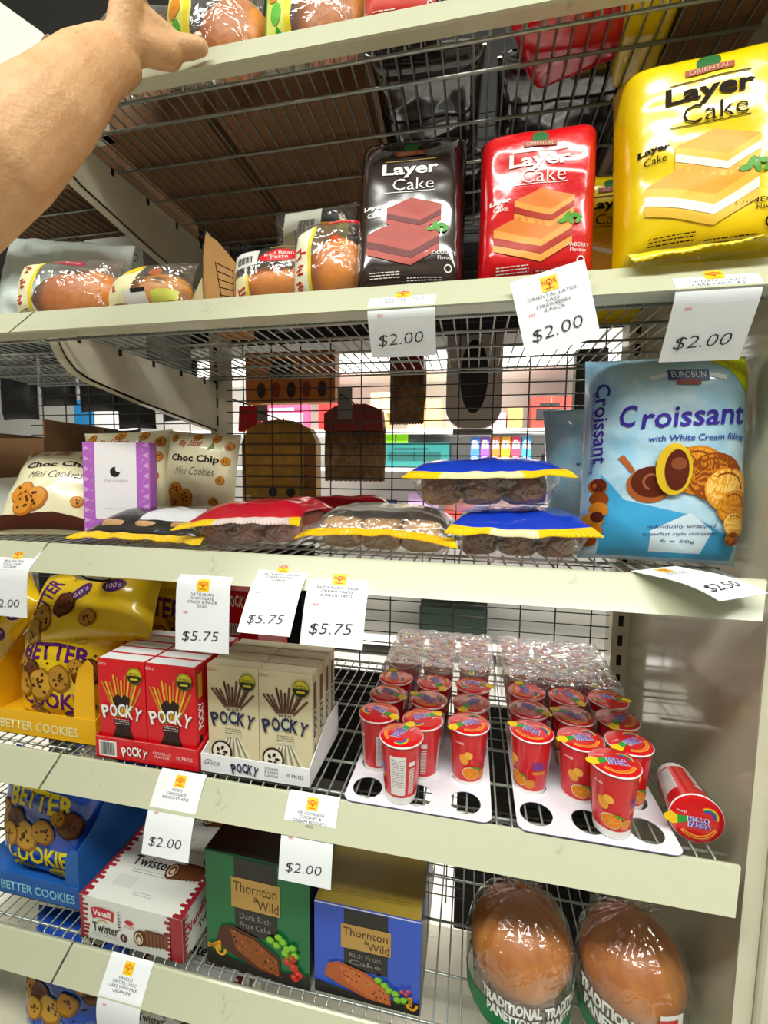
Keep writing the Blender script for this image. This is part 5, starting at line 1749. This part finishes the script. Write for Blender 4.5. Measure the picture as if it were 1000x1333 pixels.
# ------------------------------------------------------------------ top shelf, seen from below its rail
z1 = S[1] + 0.0006
def band_green(mb, f, W, H):
    mb.a_poly(f, [(-W * .49, H * .02), (-W * .16, H * .02), (-W * .10, H * .5), (-W * .14, H * .98), (-W * .46, H * .98)], gink('#d9e26a'), 1)
    mb.a_poly(f, [(-W * .49, H * .05), (-W * .42, H * .05), (-W * .40, H * .98), (-W * .48, H * .98)], gink('#2fa83a'), 2)
    mb.a_rect(f, -W * .19, H * .02, -W * .13, H * .98, YELP, 2)
    mb.a_ell(f, -W * .30, H * .55, W * .08, H * .12, gink('#d98a1e'), 3)
    mb.a_ell(f, -W * .28, H * .32, W * .06, H * .10, gink('#5fb83a'), 3)
    mb.a_poly(f, [(-W * .30, H * .10), (-W * .22, H * .14), (-W * .28, H * .22)], gink('#3a9a2e'), 3)
bread_bag('clear bread bag with green and yellow label gripped by the hand', (0.253, 0.045, z1), (R(-5), 0, R(4)), 0.135, 0.120, 0.036, 201, BUN_R, band_green, extra=0.025, bun_s=(0.34, 0.38))
bread_bag('clear bread bag with green and yellow label right of the gripped one', (0.385, 0.047, z1), (R(-6), 0, R(2)), 0.132, 0.120, 0.036, 207, BUN_R, band_green, extra=0.022, bun_s=(0.36, 0.38))
def band_low(mb, f, W, H):
    mb.a_rect(f, -W * .40, H * .02, -W * .12, H * .5, gink('#e8e8e0'), 1)
    mb.a_rect(f, -W * .12, H * .02, W * .18, H * .5, YELP, 1)
    mb.a_rect(f, -W * .44, H * .12, -W * .38, H * .2, BLACK, 2)
bread_bag('clear bread bag with yellow label behind the wrist on the top shelf', (0.128, 0.050, z1), (R(-5), 0, R(-2)), 0.130, 0.115, 0.034, 213, BUN_R, band_low, extra=0.02, bun_s=(0.34, 0.38))

def open_carton(label, x0, x1, y0, y1, h, m):
    t = thing('open_carton', label, 'carton', ((x0 + x1) / 2, y0, z1), group='cartons on the top shelf')
    w, d = x1 - x0, y1 - y0
    MB().box(-w / 2, w / 2, 0, d, 0, .003, m).build('carton_base', t)
    mb = MB()
    mb.box(-w / 2, w / 2, 0, .003, .003, h, m)
    mb.box(-w / 2, w / 2, d - .003, d, .003, h * 1.6, m)
    mb.box(-w / 2, -w / 2 + .003, .003, d - .003, .003, h, m)
    mb.box(w / 2 - .003, w / 2, .003, d - .003, .003, h, m)
    mb.build('carton_wall', t)
open_carton('brown cardboard carton on the top shelf above the bracket, seen from below', 0.030, 0.203, 0.094, 0.425, 0.07, KRAFTD)
open_carton('brown cardboard carton on the top shelf above the wrapped buns, seen from below', 0.222, 0.440, 0.094, 0.425, 0.07, KRAFTD)
open_carton('dull brown carton at the right end of the top shelf, seen from below', 0.807, 0.895, 0.012, 0.425, 0.09, KRAFTD)
open_carton('dull brown carton on the top shelf of the left bay, seen from below', -0.40, -0.030, 0.19, 0.425, 0.09, KRAFTD)

def lying_cake(label, x, y, rz, W, L, T, base, textm, seed, lift=0.0):
    t = layer_cake('layer_cake_pack', label, (x, y, z1 + T * 0.95 + 0.001 + lift), (R(-90), 0, rz), W, L, T, base, textm, gink('#a8453a'), gink('#b04a40'), gink('#6a2320'), 'CHOCOLATE', seed, group='layer cake packs lying on the top shelf')
    return t
lying_cake('dark layer cake pack lying on the top shelf above the standing dark one', 0.525, 0.075, R(3), 0.145, 0.185, 0.022, DARKW, W_INK, 221)
lying_cake('dark layer cake pack lying deeper on the top shelf above the standing packs', 0.522, 0.268, R(2), 0.165, 0.155, 0.022, DARKW, W_INK, 223)
lying_cake('dark layer cake pack lying on the top shelf right of the middle, near the back', 0.704, 0.100, 0, 0.185, 0.325, 0.022, DARKW, W_INK, 226)
lying_cake('red layer cake pack lying on the top shelf, its underside showing through the wires', 0.676, 0.024, R(-20), 0.120, 0.110, 0.016, REDW, W_INK, 227)
lying_cake('yellow layer cake pack lying on the top shelf near the end panel', 0.772, 0.034, R(-4), 0.062, 0.13, 0.022, YELW, K_INK, 229)
layer_cake('layer_cake_pack', 'red and dark layer cake pack upright behind the top rail, cut by the picture top', (0.500, 0.040, z1 + 0.001), (R(-3), 0, R(2)), 0.095, 0.16, 0.026, DARKW, W_INK, gink('#c8281c'), gink('#d2381c'), gink('#8a1a14'), 'CHOCOLATE', 231, lower=gink('#c4301c'), group='layer cake packs lying on the top shelf')

t = thing('white_carton', 'white carton on the top shelf of the left bay, above the forearm', 'carton', (0.002, 0.012, z1), (0, 0, R(-4)))
MB().prism([(-0.16, 0), (0.038, 0), (0.034, 0.056), (0.02, 0.072), (-0.05, 0.125), (-0.16, 0.19)], 'y', 0.0, 0.10, WCARD).build('carton_body', t)
mb = MB()
Fp = plane((0, -0.0002, 0), (1, 0, 0), (0, 0, 1))
mb.a_ell(Fp, .028, .058, .010, .008, ink('#8a5a3a'), 1, rot=.4)
mb.a_text(Fp, 'ff', .004, .048, .008, ink('#4a4a48'), rot=.4)
mb.build('print', t)
t = thing('wire_divider', 'small black wire divider at the front of the left bay top shelf', 'divider', (-0.06, -0.006, z1))
mb = MB()
mb.tube([(-0.05, 0, 0.0), (-0.05, 0, 0.052), (0.0, 0, 0.034), (0.02, 0, 0.012)], 0.0014, BLACK, 5)
mb.build('top_wire', t)
for i in range(7):
    x = -0.046 + i * 0.008
    MB().tube([(x, 0, 0.0), (x, 0, 0.050 - (i * 0.008) * .37)], 0.0009, BLACK, 5).build('upright_wire', t)
# ------------------------------------------------------------------ the reaching left arm
SKIN = mat('skin', '#d8ab7c', 0.5, spec=.35, vary='#cf9c6c', vscale=26, bump=.25, bscale=260, sss=.12)
def capsule(bm_v, bm_f, a, b, ra, rb, n=18, k=6, flat=None):
    """closed tapered capsule; flat = (axis, factor) squashes its section"""
    a, b = Vector(a), Vector(b)
    t = (b - a).normalized()
    up = Vector((0, 0, 1)) if abs(t.z) < .9 else Vector((1, 0, 0))
    if flat:
        up = Vector(flat[0]).normalized()
        up = (up - t * up.dot(t)).normalized()
        s = t.cross(up).normalized()
        w = up
        fs_, fw = 1.0, flat[1]
    else:
        s = t.cross(up).normalized()
        w = s.cross(t)
        fs_ = fw = 1.0
    rings = []
    for i in range(k):
        th = PI / 2 * (1 - i / k)
        rings.append((a - t * ra * math.sin(th), ra * math.cos(th)))
    rings.append((a, ra))
    rings.append((a.lerp(b, .5), (ra + rb) / 2))
    rings.append((b, rb))
    for i in range(1, k + 1):
        th = PI / 2 * i / k
        rings.append((b + t * rb * math.sin(th), rb * math.cos(th)))
    base = len(bm_v)
    for c, r in rings:
        r = max(r, 1e-5)
        for j in range(n):
            an = 2 * PI * j / n
            bm_v.append(c + s * r * fs_ * math.cos(an) + w * r * fw * math.sin(an))
    m = len(rings)
    for i in range(m - 1):
        for j in range(n):
            p, q = base + i * n + j, base + i * n + (j + 1) % n
            bm_f.append((p, q, q + n, p + n))
    bm_f.append(tuple(base + j for j in range(n))[::-1])
    bm_f.append(tuple(base + (m - 1) * n + j for j in range(n)))

V_, F_ = [], []
wide = ((0.45, 0.60, -0.10), 1.30)              # the wrist is broader away from the viewer than across the view
arm = [((-0.240, -0.345, 1.02), .047), ((-0.059, -0.272, 1.2455), .043), ((0.0554, -0.2215, 1.3752), .0405), ((0.1621, -0.1676, 1.5023), .0355), ((0.1901, -0.1357, 1.5635), .0300), ((0.2036, -0.1062, 1.6194), .0245), ((0.2145, -0.0830, 1.6500), .0215)]
for (p, r), (q, r2) in zip(arm, arm[1:]):
    capsule(V_, F_, p, q, r, r2, flat=wide)
W_ = Vector((0.2170, -0.0790, 1.6560))
K_ = [(0.2350, -0.0830, 1.7220), (0.2225, -0.0665, 1.7360), (0.2095, -0.0515, 1.7390), (0.1965, -0.0385, 1.7280)]
for i, kx in enumerate(K_):                      # palm
    capsule(V_, F_, W_ + Vector((0.004 - .003 * i, 0.000 + .003 * i, .004)), kx, .0185, [.0125, .0125, .0118, .0105][i])
capsule(V_, F_, K_[0], K_[3], .0115, .0100)
# heel of the hand pressed against the rail and the base of the thumb
capsule(V_, F_, (0.2190, -0.0740, 1.6660), (0.2385, -0.0520, 1.6850), .0190, .0165)
capsule(V_, F_, (0.2240, -0.0700, 1.6900), (0.2420, -0.0500, 1.6860), .0160, .0140)
capsule(V_, F_, (0.2330, -0.0640, 1.7020), (0.2540, -0.0450, 1.6955), .0125, .0090)
capsule(V_, F_, (0.2300, -0.0650, 1.6740), (0.2490, -0.0455, 1.6790), .0180, .0158)
# thumb: three segments lying along the rail
TH = [((0.2400, -0.0500, 1.6860), .0150), ((0.2545, -0.0415, 1.6875), .0128), ((0.2685, -0.0340, 1.6920), .0114), ((0.2790, -0.0285, 1.6955), .0092)]
for (p, r), (q, r2) in zip(TH, TH[1:]):
    capsule(V_, F_, p, q, r, r2, 14)
# four fingers rising in front of the rail and hooking over the bread bag
FL = [(.042, .027, .021), (.046, .030, .022), (.043, .028, .021), (.034, .022, .019)]
for i, kx in enumerate(K_):
    k0 = Vector(kx)
    l1, l2, l3 = FL[i]
    sp = Vector((-.64, .76, .1)) * (i - 1.5) * .085
    d1 = (Vector((-0.10, 0.20, 0.96)) + sp).normalized()
    d2 = (Vector((0.06, 0.62, 0.70)) + sp).normalized()
    d3 = (Vector((0.16, 0.95, -0.10)) + sp * .6).normalized()
    p1 = k0 + d1 * l1
    p2 = p1 + d2 * l2
    p3 = p2 + d3 * l3
    r = [.0090, .0093, .0088, .0076][i]
    capsule(V_, F_, k0, p1, r * 1.05, r * .95, 14)
    capsule(V_, F_, p1, p2, r * .95, r * .86, 14)
    capsule(V_, F_, p2, p3, r * .86, r * .70, 14)
me = bpy.data.meshes.new('person_arm')
me.from_pydata([tuple(v) for v in V_], [], F_)
me.materials.append(SKIN)
me.update()
arm_o = bpy.data.objects.new('person', me)
COL.objects.link(arm_o)
rm = arm_o.modifiers.new('merge', 'REMESH')
rm.mode = 'VOXEL'
rm.voxel_size = 0.0019
rm.use_smooth_shade = True
sm_ = arm_o.modifiers.new('soften', 'SMOOTH')
sm_.factor = 0.5
sm_.iterations = 9
tag(arm_o, 'bare left arm of a person reaching up to the top shelf, hand on its rail', 'person')
# thumb nail and fine forearm hairs
NAIL = mat('nail', '#d8b09a', 0.3, coat=.3)
nb = MB()
nb.ball((0.2800, -0.0345, 1.7015), .0055, NAIL, 12, (1.0, .35, .75))
nb.build('thumb_nail', arm_o)
hb = MB()
rnd = random.Random(12)
HAIR = mat('arm_hair', '#5a4030', 0.6)
for i in range(260):
    s = rnd.uniform(1.2, 5.6)
    j = int(s)
    (p, r), (q, r2) = arm[j], arm[min(j + 1, 6)]
    k = s - j
    p, q = Vector(p), Vector(q)
    c = p.lerp(q, k)
    rr = r + (r2 - r) * k
    t = (q - p).normalized()
    upv = Vector((-.35, -.35, .8))
    upv = (upv - t * upv.dot(t)).normalized()
    sd = t.cross(upv)
    an = rnd.uniform(-1.2, .9)
    n_v = (upv * math.cos(an) + sd * math.sin(an)).normalized()
    b0_ = c + n_v * rr * 0.99
    e_ = b0_ + t * rnd.uniform(.006, .012) + n_v * rnd.uniform(.001, .003)
    hb.tube([b0_, b0_.lerp(e_, .5) + n_v * .0010, e_], [.00013, .00010, .00004], HAIR, 3, cap=False)
h_o = hb.build('arm_hair', arm_o)
h_o['kind'] = 'stuff'
# ------------------------------------------------------------------ goods hanging on the far side of the mesh
def hook(t, x, h, y):
    """steel peg reaching from the mesh over the top of the hanging thing"""
    MB().tube([(x, 0.4485 - y, h + .004), (x, -.002, h + .002), (x, .03, h - .004), (x, .034, h + .006)], .0022, DWIRE, 5).build('peg_hook', t)

def hangcard(name, label, cat, x0, x1, z0, z1_, m, build_, y=0.56, group=None):
    t = thing(name, label, cat, ((x0 + x1) / 2, y, z0), group=group)
    build_(t, x1 - x0, z1_ - z0, m)
    hook(t, 0, z1_ - z0, y)
    return t
SPONGE = mat('sponge_pack', '#b88a30', 0.5, vary='#966c22', vscale=20, bump=.4, bscale=40)
SPD = mat('sponge_dark', '#8a5220', 0.6)
GREYT = mat('grey_tag', '#8a8a86', 0.6)
BRUSH = mat('brush_straw', '#a98558', 0.8, vary='#7d5c38', vscale=60, bump=.8, bscale=120)
def pack_round(t, w, h, m):
    pts = [(-w / 2, 0), (w / 2, 0), (w / 2, h * .72), (w * .42, h * .88), (w * .2, h * .98), (0, h), (-w * .2, h * .98), (-w * .42, h * .88), (-w / 2, h * .72)]
    MB().prism(pts, 'y', 0, .035, m).build('card_body', t)
    mb = MB()
    Fp = plane((-w / 2, 0, 0), (1, 0, 0), (0, 0, 1))
    for i in range(5):
        mb.a_rect(Fp, w * .06, h * (.18 + .13 * i), w * .90, h * (.20 + .13 * i), SPD, 1)
    mb.a_ell(Fp, w * .42, h * .12, w * .06, h * .06, BLACK, 2)
    mb.a_ell(Fp, w * .66, h * .12, w * .06, h * .06, BLACK, 2)
    mb.a_rect(Fp, w * .0, h * .02, w * .12, h * .08, ink('#d8c8a0'), 2)
    mb.a_rect(Fp, w * .84, h * .0, w * .99, h * .7, SPD, 1)
    mb.build('print', t)
    MB().box(-w * .28, -w * .14, -.002, .002, h * .98, h * 1.17, GREYT).build('hang_tab', t)
hangcard('sponge_pack', 'yellow brown scourer pack with grey hang tab behind the mesh, lower left', 'scourer pack', -0.008, 0.200, 1.135, 1.350, SPONGE, pack_round)
def pack_row(t, w, h, m):
    MB().box(-w / 2, w / 2, 0, .04, 0, h, m).build('card_body', t)
    mb = MB()
    Fp = plane((-w / 2, 0, 0), (1, 0, 0), (0, 0, 1))
    for i in range(5):
        mb.a_ell(Fp, w * (.18 + .17 * i), h * .25, w * .05, h * .16, ink('#8a2c10') if i % 2 else ink('#3a1c0c'), 1)
    mb.a_ell(Fp, w * .42, h * .66, w * .14, h * .2, ink('#2c1c10'), 1)
    mb.build('print', t)
hangcard('sponge_pack', 'orange brown scourer pack just below the shelf wires behind the mesh', 'scourer pack', 0.006, 0.250, 1.392, 1.52, mat('sponge_orange', '#c8752a', .5), pack_row)
def brush(t, w, h, m):
    b = MB()
    n = 24
    for i in range(n):
        x = -w / 2 + w * (i + .5) / n
        b.tube([(x, .01 + .006 * (i % 2), h * .70), (x * 1.03, .012, h * .3), (x * 1.0, .01, .002 * (i % 2))], w / n * .72, m, 6)
    b.build('bristles', t)
    MB().prism([(-w / 2, h * .66), (w / 2, h * .66), (w * .46, h * .92), (w * .2, h), (-w * .3, h * .98), (-w / 2, h * .88)], 'y', -.004, .03, mat('brush_head', '#8a2a24', .5)).build('brush_head', t)
    MB().box(-w * .26, -w * .02, -.006, -.003, h * .80, h * 1.2, GREYT).build('hang_tab', t)
hangcard('broom_head', 'straw broom head with dark red top hanging behind the mesh', 'brush', 0.222, 0.376, 1.192, 1.385, BRUSH, brush)
hangcard('broom_head', 'straw broom head hanging high behind the mesh beside the red one', 'brush', 0.388, 0.472, 1.335, 1.53, BRUSH, brush, y=.57)
def oval_panel(t, w, h, m):
    pts = []
    rc = .045
    for (px, pz, a0) in ((w / 2 - rc, rc, -PI / 2), (w / 2 - .006, h - .006, 0), (-w / 2 + .006, h - .006, PI / 2), (-w / 2 + rc, rc, PI)):
        rr = rc if pz < h / 2 else .006
        for k in range(7):
            a = a0 + k * PI / 12
            pts.append((px + rr * math.cos(a), pz + rr * math.sin(a)))
    MB().prism(pts, 'y', 0, .05, m).build('holder_body', t)
    mb = MB()
    Fp = plane((0, 0, 0), (1, 0, 0), (0, 0, 1))
    mb.a_ell(Fp, 0, h * .50, w * .25, h * .36, BLACK, 1, n=36)
    mb.build('dark_opening', t)
    MB().box(-w * .36, w * .36, -.004, .03, -.018, -.004, mat('holder_grey', '#9a9a98', .5)).build('ledge', t)
hangcard('brush_holder', 'grey plastic holder with large black oval hanging behind the mesh', 'holder', 0.527, 0.656, 1.325, 1.56, mat('holder_beige', '#cfc6bc', .5), oval_panel)
def plain(t, w, h, m):
    MB().box(-w / 2, w / 2, 0, .03, 0, h, m).build('pouch_body', t)
hangcard('hanging_pouch', 'dark pouch hanging behind the mesh beside the croissant bags', 'pouch', .815, .881, 1.355, 1.495, mat('dark_pouch', '#14110e', .5), plain, y=.555)
def cloth(t, w, h, m):
    MB().prism([(-w / 2, 0), (w * .3, h * .17), (w / 2, h), (-w * .44, h)], 'y', 0, .02, m).build('folded_cloth', t)
hangcard('red_cloth', 'bright red cloth glimpsed behind the mesh beside the left upright', 'cloth', -.040, .028, 1.322, 1.392, mat('red_cloth', '#d0161c', .7), cloth, y=.60)
BLK = mat('dark_stock_and_boards', '#0e0c0b', .6)
rnd = random.Random(4)
for i, (x, w, z0, h) in enumerate([(-.46, .13, 1.38, .14), (-.34, .12, 1.33, .19), (-.20, .11, 1.35, .17), (-.60, .12, 1.40, .14), (-.74, .13, 1.36, .18)]):
    def bagb(t, w, h, m):
        f, r = pillow(w, h, .022, p=3, q=4, back=.8, wr=.004, seed=300 + i)
        mb = MB()
        bag_mesh(mb, f, r, w, h, BLK, 16, 16)
        mb.build('pack_body', t)
    hangcard('hanging_pack', ['black pack hanging behind the mesh above the open brown carton', 'black pack hanging behind the mesh above the dark snack bag', 'black pack hanging behind the mesh left of the upright', 'black pack hanging behind the mesh beyond the dark carton', 'black pack hanging farthest left behind the mesh'][i], 'pack', x - w / 2, x + w / 2, z0, z0 + h, BLK, bagb, y=.58, group='black packs behind the mesh')
# added unseen shelf blocks the rear lamp; added black boards darken the gaps
t = thing('far_side_shelf', 'dark underside shelf on the far side of the mesh above the hanging brushes', 'shelf', (0.15, 0.69, 1.60))
MB().box(-0.85, 0.76, -.18, .20, 0, .03, mat('far_side_shelf_grey', '#6b6a64', .6)).build('shelf_board', t)
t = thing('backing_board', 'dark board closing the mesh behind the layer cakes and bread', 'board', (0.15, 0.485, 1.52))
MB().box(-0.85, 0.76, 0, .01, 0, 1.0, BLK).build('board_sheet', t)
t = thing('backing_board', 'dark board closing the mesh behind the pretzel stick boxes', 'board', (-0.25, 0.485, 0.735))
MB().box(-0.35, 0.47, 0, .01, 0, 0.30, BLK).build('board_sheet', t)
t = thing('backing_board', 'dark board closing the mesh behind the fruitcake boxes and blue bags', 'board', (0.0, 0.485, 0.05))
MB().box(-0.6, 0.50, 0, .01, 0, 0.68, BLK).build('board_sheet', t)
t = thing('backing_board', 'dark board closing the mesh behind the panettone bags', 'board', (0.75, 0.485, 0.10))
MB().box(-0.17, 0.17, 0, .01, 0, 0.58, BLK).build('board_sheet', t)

# ------------------------------------------------------------------ shelves across the next aisle
FW = mat('far_white', '#e9e8e4', .6)
far = thing('far_shelving', 'white shelving unit across the next aisle seen through the mesh', 'shelving', (0.3, 2.35, 0.0))
MB().box(-2.8, 2.2, .30, .33, 0, 2.05, FW).build('back_panel', far)
for zz in (.11, .46, .86, 1.25, 1.49, 1.88):
    MB().box(-2.8, 2.2, -.12 if zz < 1.4 else -.05, .30, zz - .028, zz, FW).build('shelf_board', far)
BOXC = [mat('carton_tan', '#c9a26a', .7), mat('carton_light', '#d8b984', .7), mat('carton_brown', '#a8804a', .7)]
FY = 2.33
def fbox(label, x, z, w, h, d, m, cat='box', name='stock_box', stripe=None, group='goods across the next aisle'):
    t = thing(name, label, cat, (x, FY, z), group=group)
    mb = MB()
    mb.box(-w / 2, w / 2, 0, d, 0.0005, h, m)
    Fp = plane((-w / 2, 0, 0), (1, 0, 0), (0, 0, 1))
    if stripe:
        mb.a_rect(Fp, w * .12, h * .25, w * .88, h * .62, stripe, 1, .1)
        mb.a_rect(Fp, w * .2, h * .70, w * .7, h * .80, stripe, 1, .1)
    mb.a_line(Fp, (w * .5, h * .02), (w * .5, h * .98), .004, mat('tape', '#8f7648', .5) if 'carton' in label else m, 1)
    mb.build('box_body', t)
    return t
Z15 = 1.49
fbox('tan carton on the far white shelf, left of the middle', -.035, Z15, .13, .11, .16, BOXC[0])
fbox('light tan carton stacked on the far left carton', -.01, Z15 + .1105, .13, .13, .16, BOXC[1])
fbox('tall tan carton on the far shelf left of the grey holder', .325, Z15, .12, .19, .16, BOXC[0])
fbox('small tan carton on the far shelf beside the tall one', .215, Z15, .09, .10, .14, BOXC[1])
fbox('pink box on the far shelf right of the grey holder', .745, Z15, .075, .10, .12, mat('pink_pack', '#e88a9e', .5))
fbox('brown carton on the far shelf beside the pink box', .835, Z15, .09, .13, .14, BOXC[2])
fbox('dark red case on the far shelf right of the cartons', 1.045, Z15, .23, .19, .2, mat('dull_red', '#8a2c20', .6), stripe=BLK)
fbox('black case on the far shelf at its right', 1.28, Z15, .2, .21, .2, BLK)
fbox('magenta sign panel on the far shelf at the left', -.68, Z15, .36, .19, .03, mat('magenta_sign', '#d8466e', .5), cat='sign', name='shelf_sign', stripe=mat('far_pale', '#f0d8e0', .5))
fbox('red box on the far shelf near the sign', -.36, Z15, .15, .2, .12, mat('bright_red', '#d2221e', .5))
Z11 = 1.25
fbox('teal box on the lower far shelf', .215, Z11, .45, .155, .2, mat('teal_pack', '#16615e', .5), stripe=mat('teal_dark', '#0e4442', .5))
fbox('lime green label card above the teal box', .05, Z11 + .156, .075, .085, .02, mat('lime_card', '#8fe01e', .5), cat='card', name='shelf_card')
fbox('lime green label card right of the other lime card', .135, Z11 + .156, .075, .085, .02, mat('lime_card', '#8fe01e', .5), cat='card', name='shelf_card')
for i in range(12):
    c = ['#3f6fc8', '#7a4ab8', '#d86a2c', '#e8a61e', '#c83a5a', '#3a9ad8'][i % 6]
    x = .60 + .062 * (i % 6)
    zz = Z11 + (0 if i < 6 else .096)
    fbox('%s small pack on the far lower shelf, %s row, %s from the left' % (['blue', 'violet', 'orange', 'amber', 'rose', 'sky blue'][i % 6], 'bottom' if i < 6 else 'top', ORD[i % 6]),
         x, zz, .054, .095, .06, mat('pk_' + c[1:], c, .5), cat='pack', name='small_pack', stripe=mat('far_pale2', '#e8e4f0', .5))
fbox('dark hat shaped pouch on the far lower shelf at right', 1.08, Z11, .13, .09, .1, BLK, cat='pouch', name='pouch')
fbox('dark green pouch on the far lower shelf right of the small packs', 1.26, Z11, .14, .11, .1, mat('dk_green', '#16241a', .6), cat='pouch', name='pouch')
fbox('red and white box low on the far shelf left', -.16, .86, .16, .16, .1, mat('bright_red', '#d2221e', .5), stripe=FW)
fbox('navy box low on the far shelf beside the red one', .03, .86, .12, .17, .1, mat('navy_pack', '#1c2c5e', .5))
fbox('pale violet bag box low on the far shelf', .28, .86, .2, .22, .1, mat('violet_pack', '#c9a6d8', .5))
fbox('red speckled pouch low on the far shelf', .52, .86, .2, .18, .1, mat('speckled_red', '#b83a34', .5))
fbox('dark green crate near the floor across the aisle', .49, .11, .44, .22, .2, mat('crate_green', '#0c2a1a', .6))
fbox('white tub far left across the aisle', -2.05, 1.49, .3, .2, .1, FW, cat='tub', name='tub')
fbox('blue tin far left across the aisle', -2.3, 1.49, .16, .24, .1, mat('tin_blue', '#2a7ab0', .4), cat='tin', name='tin')
